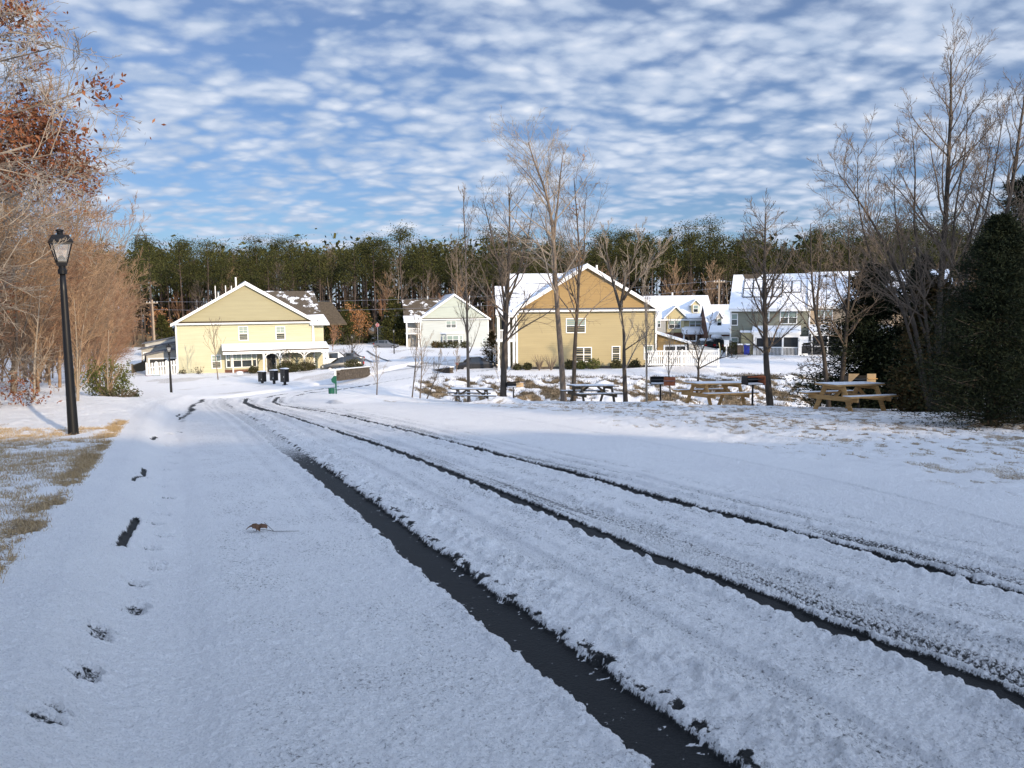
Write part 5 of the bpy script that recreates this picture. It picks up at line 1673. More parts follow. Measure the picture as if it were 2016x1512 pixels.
# ------------------------------------------------------------------ trees
def grow(mb, p, d, L, r, lvl, maxl, rnd, prm, k=None, tips=None):
    """one limb and its children"""
    n = prm['seg'][min(lvl, 3)]
    pts = [p]; rad = [r]; cur = Vector(p); dr = Vector(d).normalized()
    dirs = [dr.copy()]
    for i in range(n):
        w = prm['wob'] * (1 + lvl * .25)
        dr = (dr + Vector((rnd.gauss(0, w), rnd.gauss(0, w), rnd.gauss(0, w * .6) + prm['up'])) + Vector(prm.get('pull', (0, 0, 0)))).normalized()
        cur = cur + dr * (L / n)
        pts.append((cur.x, cur.y, cur.z)); dirs.append(dr.copy())
        rad.append(max(prm['rmin'], r * (1 - (i + 1) / n * (.72 if lvl < maxl else .8))))
    mb.tube(pts, rad, 8 if lvl == 0 else (5 if lvl == 1 else 3), cap=(lvl == 0))
    if lvl >= maxl:
        if tips is not None: tips.append(pts[-1]); tips.append(pts[len(pts) // 2])
        return
    nc = prm['kids'][min(lvl, len(prm['kids']) - 1)]
    nc = max(1, int(nc * rnd.uniform(.75, 1.25)))
    for c in range(nc):
        t = prm['start'][min(lvl, 3)] + (1 - prm['start'][min(lvl, 3)]) * (c + rnd.random()) / nc
        i = min(n - 1, int(t * n)); f = t * n - i
        a = Vector(pts[i]); b = Vector(pts[i + 1]); q = a + (b - a) * f
        rr = rad[i] * (1 - f) + rad[i + 1] * f
        base = dirs[i + 1]
        side = base.orthogonal().normalized()
        side = Matrix.Rotation(rnd.uniform(0, 2 * PI), 3, base) @ side
        ang = prm['ang'][min(lvl, 3)] * rnd.uniform(.75, 1.25)
        nd = (base * math.cos(ang) + side * math.sin(ang)).normalized()
        ln = L * prm['len'][min(lvl, 3)] * rnd.uniform(.65, 1.15) * (1 - .45 * t)
        grow(mb, tuple(q), nd, ln, max(prm['rmin'], rr * prm['rk']), lvl + 1, maxl, rnd, prm, tips=tips)


BASE = dict(seg=[12, 7, 5, 3], wob=.07, up=.05, rmin=.004, kids=[16, 6, 5, 4], start=[.3, .2, .15, .1], ang=[.85, .8, .75, .7], len=[.38, .55, .55, .5], rk=.42)


def prm(**k):
    q = dict(BASE); q.update(k); return q


def leaf_cloud(name, pts, size, per, spread, mat, parent, rnd_seed=1, flat=False, droop=0.0):
    rs = np.random.RandomState(rnd_seed)
    P = np.repeat(np.array(pts, dtype=float), per, axis=0)
    n = len(P)
    P += rs.normal(0, spread, (n, 3))
    P[:, 2] -= droop * np.abs(rs.normal(0, 1, n))
    a = rs.normal(0, 1, (n, 3)); a /= np.linalg.norm(a, axis=1)[:, None]
    b = rs.normal(0, 1, (n, 3)); b -= a * (a * b).sum(1)[:, None]; b /= np.linalg.norm(b, axis=1)[:, None]
    s = size * rs.uniform(.6, 1.4, n)[:, None]
    a = a * s; b = b * s * .42
    V = np.stack([P - a, P + b, P + a, P - b], 1).reshape(-1, 3)
    return quad_soup(name, V, mat, parent)


def quad_soup(name, V, mat, parent):
    n = len(V) // 4
    me = bpy.data.meshes.new(name)
    me.vertices.add(len(V)); me.vertices.foreach_set('co', V.astype(np.float32).ravel())
    me.loops.add(len(V)); me.loops.foreach_set('vertex_index', np.arange(len(V), dtype=np.int32))
    me.polygons.add(n); me.polygons.foreach_set('loop_start', np.arange(0, 4 * n, 4, dtype=np.int32)); me.polygons.foreach_set('loop_total', np.full(n, 4, dtype=np.int32))
    me.materials.append(mat); me.update(calc_edges=True)
    o = bpy.data.objects.new(name, me); C.objects.link(o); o.parent = parent
    return o


def bare_tree(label, base, stems, seed, P_, maxl=3, mat='bark', twig_mat=None, cat='tree', name='bare_tree', group=None, leaves=None):
    """stems: list of (polyline of world-relative points, radius). Children grow from each stem"""
    rnd = random.Random(seed)
    t = thing(name, label, cat, base, 0, group)
    tk = MB(); cr = MB(); tips = []
    for (poly, r, nk) in stems:
        L = smooth_line([np.array(q) for q in poly], 14)
        n = len(L); tot = sum(np.linalg.norm(L[i + 1] - L[i]) for i in range(n - 1))
        rad = [max(.008, r * .82 * (1 - .86 * (i / (n - 1)) ** .9)) for i in range(n)]
        rad[0] *= 1.25
        tk.tube([tuple(q) for q in L], rad, 9)
        for c in range(nk):
            tt = P_['start'][0] + (1 - P_['start'][0]) * (c + rnd.random()) / nk
            i = min(n - 2, int(tt * (n - 1))); f = tt * (n - 1) - i
            q = L[i] + (L[i + 1] - L[i]) * f
            bd = Vector(L[i + 1] - L[i]).normalized()
            side = Matrix.Rotation(rnd.uniform(0, 2 * PI), 3, bd) @ bd.orthogonal().normalized()
            ang = P_['ang'][0] * rnd.uniform(.7, 1.3)
            nd = (bd * math.cos(ang) + side * math.sin(ang)).normalized()
            ln = tot * P_['len'][0] * rnd.uniform(.55, 1.15) * (1 - .6 * (tt - P_['start'][0]) / (1 - P_['start'][0]))
            rr = rad[min(n - 1, i)] * P_['rk']
            grow(cr, tuple(q), nd, ln, max(.008, rr), 1, maxl, rnd, P_, tips=tips)
    tk.build('trunk', M[mat], t, True)
    cr.build('branches', M[twig_mat or mat], t)
    if leaves:
        tips.sort(key=lambda q: math.sin(q[0] * 2.1 + 1) + math.sin(q[1] * 1.7) + math.sin(q[2] * 2.6) + rnd.uniform(-.5, .5), reverse=True)
        sel = tips[:leaves[0]]
        leaf_cloud('leaves', sel, leaves[1], leaves[2], leaves[3], M[leaves[4]], t, seed)
    return t


def rel(base, pts, d):
    """pixel outline of a trunk at distance d (+ optional depth offset) relative to base"""
    out = []
    for q in pts:
        w = W(q[0], q[1], d + (q[2] if len(q) > 2 else 0))
        out.append((w[0] - base[0], w[1] - base[1], w[2] - base[2]))
    return out


def px_tree(label, d, stems, seed, P_, maxl=3, mat='bark', twig=None, leaves=None, name='bare_tree', sink=.25, group='bare trees beside the picnic lawn'):
    b = stems[0][0][0]; base = W(b[0], b[1], d)
    g = gz(base[0], base[1])
    base = (base[0], base[1], min(base[2], g + .05))
    S = []
    for (pts, r, nk) in stems:
        q = rel(base, pts, d)
        q[0] = (q[0][0], q[0][1], q[0][2] if abs(q[0][2]) > 1.0 else -sink - .15)
        S.append((q, r, nk))
    return bare_tree(label, base, S, seed, P_, maxl, mat, twig, 'tree', name, group, leaves)


up_ = prm(up=.06, ang=[.78, .75, .7, .6], start=[.28, .2, .1, .1], kids=[0, 7, 5, 3], len=[.40, .52, .5, .5], rmin=.005, wob=.09)
px_tree('thin straight bare tree, leftmost of the row behind the small table', 45, [([(923, 782), (921, 700), (919, 600), (916, 480), (912, 385)], 0.137, 26)], 1, prm(up=.10, ang=[.6, .5, .5, .5], len=[.22, .5, .5, .5], rmin=.0055, start=[.25, .2, .1, .1]), 3, 'bark', 'bark')
px_tree('dark trunked bare tree with spreading crown, second from the left of the row', 42, [([(990, 795), (992, 720), (996, 640), (1000, 560), (1003, 470), (1003, 380)], 0.246, 26), ([(996, 625), (985, 540), (965, 450), (950, 390)], 0.101, 14), ([(998, 600), (1020, 540), (1040, 460), (1050, 400)], 0.087, 12), ([(993, 650), (1030, 600), (1062, 565)], 0.072, 8)], 2, up_, 3, 'bark_dark', 'bark')
px_tree('tallest bare tree of the middle row with a wide crown leaning left', 38, [([(1111, 795), (1106, 720), (1098, 620), (1093, 540), (1088, 450), (1075, 380), (1056, 330), (1040, 280)], 0.204, 34), ([(1090, 470), (1098, 400), (1105, 330), (1110, 295)], 0.081, 16), ([(1080, 400), (1045, 350), (1008, 310)], 0.054, 10)], 3, prm(up=.05, ang=[.85, .75, .7, .6], len=[.36, .5, .5, .5], rmin=.005, start=[.35, .2, .1, .1], kids=[0, 7, 5, 3], wob=.09), 3, 'bark', 'bark_light')
px_tree('slender bare tree just right of the tallest one, its trunk forking above the roof', 39, [([(1129, 785), (1131, 700), (1136, 620), (1140, 540), (1138, 460), (1130, 350)], 0.156, 24), ([(1137, 560), (1150, 500), (1150, 430), (1156, 370)], 0.065, 12), ([(1136, 600), (1122, 560), (1112, 500)], 0.052, 8)], 4, up_, 3, 'bark_dark', 'bark', leaves=(26, .07, 4, .1, 'beech_leaf'))
px_tree('bare tree with pale upswept limbs before the right half of the tan house', 34, [([(1233, 795), (1229, 720), (1228, 660), (1222, 600)], 0.158, 5), ([(1223, 612), (1208, 560), (1195, 500), (1192, 455)], 0.097, 14), ([(1222, 604), (1232, 550), (1250, 500), (1262, 455)], 0.097, 14), ([(1226, 590), (1262, 540), (1295, 500), (1310, 478)], 0.085, 14), ([(1245, 560), (1275, 530), (1303, 520)], 0.049, 10), ([(1229, 690), (1262, 668), (1285, 655)], 0.043, 6)], 5, prm(up=.08, ang=[.55, .55, .55, .5], len=[.42, .5, .5, .5], rmin=.0055, start=[.2, .2, .1, .1]), 3, 'bark_dark', 'bark_light')
px_tree('slim pale stemmed sapling in front of the right corner of the tan house', 29, [([(1273, 801), (1273, 720), (1272, 640), (1269, 545)], 0.064, 22)], 6, prm(up=.12, ang=[.5, .5, .5, .5], len=[.26, .5, .5, .5], rmin=.005, start=[.3, .2, .1, .1]), 3, 'bark_light', 'bark_light')
px_tree('small forked dark tree by the third picnic table before the picket fence', 33, [([(1372, 778), (1375, 740), (1376, 710), (1390, 670), (1402, 625)], 0.083, 12), ([(1376, 712), (1366, 680), (1345, 655)], 0.044, 8), ([(1377, 725), (1420, 705), (1480, 690)], 0.039, 10)], 7, prm(up=.05, ang=[.7, .6, .6, .5], len=[.35, .5, .5, .5], rmin=.0055), 3, 'bark_dark', 'bark_dark')
px_tree('bare tree with bent trunk base between the two right picnic tables', 28, [([(1521, 790), (1512, 755), (1508, 700), (1506, 620), (1505, 540), (1506, 480), (1507, 420)], 0.176, 40), ([(1507, 600), (1492, 560), (1470, 500), (1462, 470)], 0.052, 12), ([(1507, 590), (1525, 540), (1545, 480)], 0.052, 12)], 8, prm(up=.07, ang=[.85, .65, .6, .5], len=[.28, .5, .5, .5], rmin=.0055, start=[.32, .2, .1, .1], kids=[0, 7, 4, 3]), 3, 'bark_dark', 'bark')
px_tree('leaning bare tree, left one of the pair behind the largest table', 27, [([(1637, 762), (1622, 700), (1606, 620), (1598, 540), (1596, 440)], .11, 20), ([(1608, 630), (1612, 560), (1620, 470)], .05, 12), ([(1636, 740), (1605, 718), (1575, 722)], .03, 8)], 9, up_, 3, 'bark_dark', 'bark')
px_tree('upright bare tree, right one of the pair behind the largest table', 28, [([(1656, 765), (1662, 700), (1668, 620), (1672, 540), (1670, 450)], .13, 20), ([(1668, 630), (1690, 570), (1702, 500)], .06, 12), ([(1668, 610), (1645, 560), (1640, 490)], .05, 10)], 10, up_, 3, 'bark_dark', 'bark')
for i, (px, py, pt, d, lb) in enumerate([(741, 781, 692, 46, 'thin lone sapling right of the green waste station'), (810, 787, 640, 45, 'young multi branched sapling at the left end of the ditch'), (826, 787, 650, 44, 'pale leaning sapling at the left end of the ditch'), (836, 786, 700, 46, 'short slanting sapling beside the two ditch saplings'), (899, 734, 690, 75, 'tiny street tree before the white house lawn'), (984, 775, 690, 46, 'twiggy sapling left of the tan house corner'), (1320, 780, 640, 36, 'thin bushy sapling behind the rusty grill')]):
    px_tree(lb, d, [([(px, py), (px + (2, 8, 4, 22, 0, 3, -4)[i], (py + pt) / 2), (px + (0, 12, 0, 34, 0, -2, 2)[i], pt)], .018 + .0009 * d * (.6 if d > 60 else 1), 16)], 20 + i, prm(up=.1, ang=[.6, .55, .5, .5], len=[.42, .5, .5, .5], rmin=.007 if d < 60 else .014, start=[.25, .2, .1, .1], kids=[0, 4, 3, 2]), 2 if d > 60 else 3, 'bark', 'bark_light', sink=.1)
px_tree('young bare tree on the lawn before the yellow house', 76, [([(431, 757), (424, 700), (419, 640)], .08, 14)], 31, prm(up=.06, ang=[.6, .5, .5, .5], len=[.5, .5, .5, .5], rmin=.012, start=[.35, .2, .1, .1], kids=[0, 4, 3, 2]), 2, 'bark', 'bark', sink=.1)
px_tree('bushy bare street tree behind the far lamp and parked cars', 112, [([(690, 712), (692, 690), (694, 668)], .08, 18)], 32, prm(up=.05, ang=[.8, .6, .5, .5], len=[.8, .5, .5, .5], rmin=.016, start=[.1, .1, .1, .1], kids=[0, 6, 4, 2]), 2, 'bark_dark', 'bark_dark', sink=.1)
px_tree('pale bare crepe myrtle at the edge of the white house lawn', 90, [([(965, 720), (960, 700), (953, 680)], .05, 14), ([(965, 720), (968, 700), (975, 678)], .05, 12)], 33, prm(up=.04, ang=[.7, .6, .5, .5], len=[.7, .5, .5, .5], rmin=.012, start=[.1, .1, .1, .1], kids=[0, 5, 4, 2]), 2, 'bark_light', 'bark_light', sink=.1)
px_tree('reddish bare shrub tree right of the yellow house', 118, [([(655, 690), (656, 665), (657, 640)], .07, 22)], 34, prm(up=.08, ang=[.5, .5, .5, .5], len=[.6, .5, .5, .5], rmin=.016, start=[.1, .1, .1, .1], kids=[0, 5, 4, 2]), 2, 'bark_red', 'bark_red', sink=.1)
# vase shaped maple group on the right
mp_ = prm(up=.07, ang=[.7, .65, .65, .6], len=[.28, .5, .52, .5], rmin=.004, start=[.22, .15, .1, .1], kids=[0, 8, 6, 3], wob=.08)
px_tree('tall many stemmed bare tree rising above the evergreens on the right', 22, [([(1846, 812), (1845, 700), (1852, 560), (1862, 420), (1868, 300), (1872, 200), (1872, 110)], .15, 34),
    ([(1840, 800), (1828, 680), (1815, 560), (1800, 440), (1802, 340), (1795, 250)], .08, 22), ([(1838, 790), (1800, 640), (1750, 500), (1700, 410), (1650, 340)], .09, 26), ([(1838, 780), (1780, 620), (1720, 520), (1690, 400), (1690, 290)], .06, 20),
    ([(1846, 760), (1880, 600), (1905, 480), (1935, 380), (1950, 280)], .08, 22), ([(1846, 740), (1870, 560), (1880, 420), (1900, 300), (1905, 210)], .06, 18), ([(1835, 700), (1790, 560), (1765, 440), (1760, 330)], .05, 14)], 41, mp_, 3, 'bark_dark', 'bark', group='bare trees on the right')
px_tree('second bare tree farther right, branches leaving the picture', 21, [([(1925, 812), (1935, 680), (1960, 520), (1990, 380), (2010, 240), (2020, 180)], .13, 28), ([(1925, 760), (1900, 640), (1905, 520), (1940, 420), (1960, 320), (1975, 230)], .07, 20), ([(1930, 700), (1985, 560), (2040, 440), (2070, 300)], .07, 18), ([(1930, 690), (2000, 600), (2080, 540)], .05, 12)], 42, mp_, 3, 'bark_dark', 'bark', group='bare trees on the right')
px_tree('bare tree behind the maples, its crown crossing the treeline', 34, [([(1760, 760), (1765, 640), (1750, 540), (1720, 470)], .1, 20), ([(1762, 680), (1785, 580), (1800, 500)], .07, 16)], 43, mp_, 3, 'bark', 'bark', group='bare trees on the right')


# ---- evergreens
def evergreen(name, label, base, h, rbase, mat, seed, n, size, shape=1.0, ragged=.35, group=None, gap=.0, cy=(0, 0), wr=.2):
    rs = np.random.RandomState(seed)
    t = thing(name, label, 'evergreen', base, 0, group)
    tk = MB(); tk.tube([(0, 0, -.3), (0, 0, h * .5), (.05, 0, h * .94)], [.03 * h, .018 * h, .008], 7); 
    br = MB(); V = []
    nb = int(n ** .5 * 1.1)
    rnd = random.Random(seed)
    for i in range(nb):
        u = (i + rnd.random()) / nb
        z = h * (.02 + .95 * u)
        rr = rbase * ((1 - u) ** shape) * rnd.uniform(1 - ragged, 1 + ragged * .5) + .06 * rbase
        if rnd.random() < gap: continue
        a = rnd.uniform(0, 2 * PI)
        rise = rnd.uniform(-.12, .35)
        e = (math.cos(a) * rr + cy[0] * u, math.sin(a) * rr + cy[1] * u, z + rr * rise)
        br.tube([(0, 0, z), (e[0] * .5, e[1] * .5, z + rr * rise * .35), e], [.012 + .01 * rr, .01, .003], 3, cap=False)
        m = int(n / nb)
        tt = rs.power(1.6, m)
        P0 = np.array([0, 0, z]) + np.outer(tt, np.array(e) - np.array([0, 0, z]))
        sp = .16 * rr + .04
        P0 += rs.normal(0, sp, (m, 3)) * np.array([1, 1, .55])
        P0[:, 2] = np.maximum(P0[:, 2], .03)
        dirn = np.array([math.cos(a), math.sin(a), rise])[None, :] + rs.normal(0, .65, (m, 3))
        dirn /= np.linalg.norm(dirn, axis=1)[:, None]
        w_ = np.cross(dirn, rs.normal(0, 1, (m, 3))); w_ /= np.linalg.norm(w_, axis=1)[:, None]
        s = size * rs.uniform(.5, 1.5, m)[:, None]
        V.append(np.stack([P0, P0 + dirn * s * .5 + w_ * s * wr, P0 + dirn * s, P0 + dirn * s * .5 - w_ * s * wr], 1).reshape(-1, 3))
    tk.build('trunk', M['bark_dark'], t)
    br.build('branches', M['bark_dark'], t)
    quad_soup('crown', np.concatenate(V), mat, t)
    return t


def pxb(px, py, d):
    w = W(px, py, d); return (w[0], w[1], gz(w[0], w[1]) - .03)


evergreen('cedar_tree', 'big dark cedar at the right edge of the lawn, nearest evergreen', pxb(1950, 850, 16), 4.5, 1.4, M['cedar_leaf'], 51, 110000, .08, .75, .55, wr=.09)
evergreen('cedar_tree', 'dark cedar filling the right picture edge behind the big one', pxb(2090, 840, 17), 5.8, 1.7, M['cedar_leaf'], 52, 60000, .08, .75, .55, wr=.09)
evergreen('cedar_tree', 'dark loose cedar on the ditch bank behind the largest picnic table', pxb(1712, 800, 29), 6.3, 2.2, M['cedar_leaf'], 53, 80000, .12, .7, .8, gap=.1, wr=.16)
evergreen('cedar_tree', 'shadowy cedar between the loose cedar and the bronze evergreen', pxb(1805, 800, 28), 6.2, 1.5, M['cedar_leaf'], 54, 50000, .12, .8, .7, gap=.06, wr=.15)
evergreen('cedar_tree', 'dark evergreen peeping above the big cedar under the bare limbs', pxb(1985, 800, 25), 7.6, 1.9, M['cedar_leaf'], 55, 30000, .12, .6, .6, gap=.15, wr=.1)
evergreen('magnolia_tree', 'bronze leaved evergreen bush beside the bare trunks on the right', pxb(1838, 806, 22.5), 3.9, .9, M['holly_leaf'], 56, 36000, .10, .3, .6, gap=.05, wr=.3)


def shrub(label, px, py, d, r, h, mat, n=500, size=.07, seed=1, name='shrub', group='low shrubs along the house walls', sticks=8):
    t = thing(name, label, 'shrub', W(px, py, d), 0, group)
    rs = np.random.RandomState(seed)
    mb = MB(); rnd = random.Random(seed)
    for i in range(sticks):
        a = rnd.uniform(0, 2 * PI); q = r * rnd.uniform(.3, .95)
        mb.tube([(0, 0, -.1), (math.cos(a) * q * .5, math.sin(a) * q * .5, h * .5), (math.cos(a) * q, math.sin(a) * q, h * rnd.uniform(.6, 1.05))], [.025, .015, .006], 3, cap=False)
    mb.build('stems', M['bark'], t)
    if n:
        v = rs.normal(0, 1, (n, 3)); v /= np.linalg.norm(v, axis=1)[:, None]
        v *= rs.uniform(.55, 1.0, n)[:, None] * (1 + .22 * np.sin(v[:, :1] * 9 + v[:, 1:2] * 7))
        P0 = v * np.array([r, r, h * .5]) + np.array([0, 0, h * .52])
        leaf_cloud('foliage', P0, size, 2, size * .6, mat, t, seed)
    return t


sh = M['shrub_leaf']
LBL = ['small round shrub left of the tan house corner', 'dark low shrub at the foot of the tan house', 'shrub below the tan house windows, left of the pair', 'green shrub under the double window of the tan house', 'larger green shrub right of the double window', 'shrub below the single window of the tan house', 'dark hedge lump at the right end of the tan house', 'dark shrub before the sun room inside the white fence', 'second dark shrub inside the white fence']
for i, (px, r, h) in enumerate([(1018, .4, .6), (1038, .45, .7), (1121, .45, 1.0), (1143, .5, .9), (1168, .75, 1.1), (1213, .6, 1.0), (1290, .9, 1.3), (1318, .8, 1.2), (1250, .6, 1.0)]):
    shrub(LBL[i], px, 729, 73.8 if px < 1280 else 73, r, h, M['shrub_green'] if i in (3, 4) else sh, 420, .09, 60 + i)
LBL = ['bare twiggy shrub left of the tan house windows', 'second bare twiggy shrub, redder, below the tan house wall']
for i, px in enumerate((1062, 1085)): shrub(LBL[i], px, 729, 73, .9, 1.5, sh, 0, .05, 75 + i, sticks=40)
LBL = ['round dark shrub below the bay of the yellow house', 'wide dark shrub before the porch, behind the mailboxes', 'tall loose shrub at the porch post of the yellow house', 'dark evergreen shrub at the porch centre', 'spreading bare shrub on the right part of the porch', 'small shrub at the right porch corner', 'dark shrub before the dark hatchback', 'low shrub by the left stone wall', 'bare shrub at the left corner of the yellow house', 'thin bare shrub under the left wall of the yellow house']
for i, (px, py, d, r, h, n) in enumerate([(499, 737, 84, .55, .9, 400), (568, 736, 84, 1.4, 1.25, 1200), (566, 732, 84.5, .9, 2.6, 260), (600, 733, 85, .8, 1.2, 500), (608, 733, 85.5, 1.3, 2.2, 160), (615, 732, 86, .5, .9, 300), (695, 730, 82, .9, 1.3, 600), (708, 731, 81, .6, .7, 400), (361, 741, 83, .5, .8, 60), (392, 741, 83, .7, 1.1, 30)]):
    shrub(LBL[i], px, py, d, r, h, sh, n, .085, 80 + i, sticks=20)
LBL = ['rusty round shrub at the left of the white house wall', 'wide dark shrub under the white house bay', 'dark round shrub right of the white house bay', 'low shrub at the white house right corner']
for i, (px, r) in enumerate([(858, 1.0), (873, 1.4), (893, 1.3), (915, 1.0)]): shrub(LBL[i], px, 686, 155, r, 1.4, M['holly_leaf'] if i == 0 else sh, 300, .16, 95 + i)
shrub('dark hedge against the brick wall beside the sage house', 1440, 699, 86.5, 1.1, 1.5, sh, 700, .09, 101)
evergreen('conical_shrub', 'dark pointed evergreen at the porch of the white house row', W(761, 672, 160), 4.5, 1.7, M['pine_leaf'], 102, 2500, .35, .6, .3)
evergreen('conical_shrub', 'brown leafed cone shrub left of the tan house porch', W(969, 731, 80), 4.2, 1.5, M['holly_leaf'], 103, 5000, .14, .8, .3)
shrub('green loose bush at the wood edge behind the near lamp', 212, 790, 30, 1.05, 1.6, M['shrub_green'], 1500, .05, 104, 'bush', None, 30)
shrub('tangled tan bush on the ground behind the leaning sapling', 235, 800, 27, .8, .6, sh, 300, .06, 105, 'bush', None, 60)

# ---- left wood edge
def brush_tree(name, seed, h, lean, P_, mats, leaves=None, maxl=3, r=.09, nk=22):
    rnd = random.Random(seed)
    stems = [([(0, 0, -.3), (lean * .25 + rnd.uniform(-.1, .1), rnd.uniform(-.2, .2), h * .35), (lean * .6, rnd.uniform(-.4, .4), h * .7), (lean, rnd.uniform(-.5, .5), h)], r, nk)]
    for j in range(2):
        a = rnd.uniform(-1, 1)
        stems.append(([(0, 0, h * .12), (lean * .5 + .5 * a, a, h * .45), (lean + a * 1.2, 1.6 * a, h * .85)], r * .5, int(nk * .6)))
    return bare_tree('', (0, 0, 0), stems, seed, P_, maxl, mats[0], mats[1], 'tree', name, None, leaves)


bp_ = prm(up=.035, ang=[.75, .6, .55, .5], len=[.40, .52, .5, .5], rmin=.0045, start=[.12, .12, .1, .1], kids=[0, 9, 6, 4], pull=(.05, -.02, .0), wob=.09)
VAR = []
for i, (h, ln, mt, lv) in enumerate([(7.2, 1.2, ('bark_warm', 'bark_warm'), None), (6.4, 1.6, ('bark_warm', 'bark_red'), None), (7.8, .9, ('bark', 'bark_warm'), None), (5.6, 1.0, ('bark_warm', 'bark_red'), (260, .05, 3, .12, 'beech_leaf')), (6.8, .6, ('bark_warm', 'bark_warm'), (220, .055, 3, .12, 'oak_leaf'))]):
    VAR.append(brush_tree('wood_edge_tree', 200 + i, h, ln, bp_, mt, lv, 3, .075, 20))
for v in VAR: v['category'] = 'tree'; v['group'] = 'leafless trees of the left wood edge'
rl = random.Random(77)
spots = []
line_w = [(-16.0, 20), (-17.2, 25), (-19.5, 31), (-22.5, 38), (-27, 48), (-33, 60), (-42, 78), (-52, 98), (-66, 124)]
def wline(y):
    for (a, b) in zip(line_w, line_w[1:]):
        if a[1] <= y <= b[1]: return a[0] + (b[0] - a[0]) * (y - a[1]) / (b[1] - a[1])
    return line_w[0][0]
y = 18.5
while y < 122:
    st = .065 * y
    for row in range(5):
        x = (wline(max(20, y)) if y >= 20 else -15.0) - row * (1.6 + .03 * y) + rl.uniform(-.6, .6)
        spots.append((x, y + rl.uniform(-.5, .5) * st, row))
    y += st
LW = 'leafless warm brown tree in the dense wood edge on the left'
LWL = 'wood edge tree on the left still holding some dry tan leaves'
used = set()
for i, (x, y, row) in enumerate(spots):
    vi = rl.choice([0, 0, 1, 1, 2, 2, 3, 4]) if y < 40 else rl.choice([0, 1, 2, 1])
    src = VAR[vi]
    if vi not in used: o = src; used.add(vi)
    else: o = copy_tree(src)
    s = rl.uniform(.95, 1.3) * (1 + max(0, y - 35) * .006)
    o.location = (x, y, gz(x, y)); o.rotation_euler = (0, 0, rl.uniform(-.6, .6)); o.scale = (s, s, s * rl.uniform(.9, 1.08))
    o['label'] = LWL if vi in (3, 4) else LW
print('left wood', len(spots))
# tall oaks with orange leaves overhanging the top left
op = prm(up=.02, ang=[.95, .7, .6, .5], len=[.5, .5, .5, .5], rmin=.004, start=[.25, .15, .1, .1], kids=[0, 8, 5, 3], wob=.09)
def oak(label, x, y, h, seed, leaves, limbs):
    z = gz(x, y)
    st = [([(0, 0, -.3), (.1, .1, h * .35), (-.1, .1, h * .7), (.1, 0, h)], .2, 20)]
    for (tip, z0, r) in limbs:
        e = (tip[0] - x, tip[1] - y, tip[2] - z)
        st.append(([(0, 0, z0), (e[0] * .4, e[1] * .4, z0 + (e[2] - z0) * .55), e], r, 16))
    return bare_tree(label, (x, y, z), st, seed, op, 3, 'bark', 'bark_light', 'tree', 'oak_tree', None, leaves)
oak('tall oak at the upper left still full of orange brown leaves', -12.0, 13.5, 11, 301, (420, .048, 12, .2, 'oak_leaf'), [(W(165, 180, 13.5), 4.2, .05), (W(120, 90, 13), 5.5, .05), (W(90, 200, 14), 4, .05), (W(40, 60, 12.5), 6, .05), (W(60, 20, 13), 6.5, .05)])
oak('oak with sparse brown leaf clusters reaching right, under the leafy one', -13.0, 16.5, 9, 302, (170, .048, 12, .2, 'oak_leaf'), [(W(160, 330, 16), 3.4, .05), (W(150, 270, 16.5), 3.8, .05), (W(225, 300, 17), 3.6, .04), (W(100, 380, 15), 2.5, .04)])
oak('bare grey oak at the left picture edge with long twigs', -12.6, 11.5, 9.5, 303, (60, .05, 10, .13, 'oak_leaf'), [(W(120, 300, 12), 3, .04), (W(90, 430, 12.5), 2.2, .04), (W(60, 520, 12), 2, .04)])
oak('low leafy oak at the far left with copper leaves near the ground', -16.2, 19.5, 5.5, 304, (260, .045, 7, .2, 'oak_leaf'), [(W(30, 560, 19), 1.5, .03), (W(60, 700, 19.5), 1.0, .03), (W(95, 740, 20), .8, .03)])
sp_ = prm(up=.10, ang=[.55, .5, .5, .5], len=[.34, .5, .5, .5], rmin=.0045, start=[.2, .2, .1, .1], kids=[0, 5, 4, 3])
px_tree('pale slender sapling at the wood edge left of the near lamp', 21.5, [([(66, 806), (68, 720), (74, 640), (80, 560)], .055, 18)], 61, sp_, 3, 'bark_light', 'bark_warm', group='saplings at the wood edge')
px_tree('thin straight sapling at the wood edge right of the near lamp', 27, [([(213, 798), (212, 740), (214, 650)], .04, 16)], 62, sp_, 3, 'bark_light', 'bark_warm', group='saplings at the wood edge')
px_tree('sapling with pale double stem just behind the near lamp', 22, [([(150, 806), (152, 700), (146, 590)], .045, 18), ([(152, 806), (158, 690), (172, 600)], .035, 12)], 63, sp_, 3, 'bark_light', 'bark_warm', group='saplings at the wood edge')

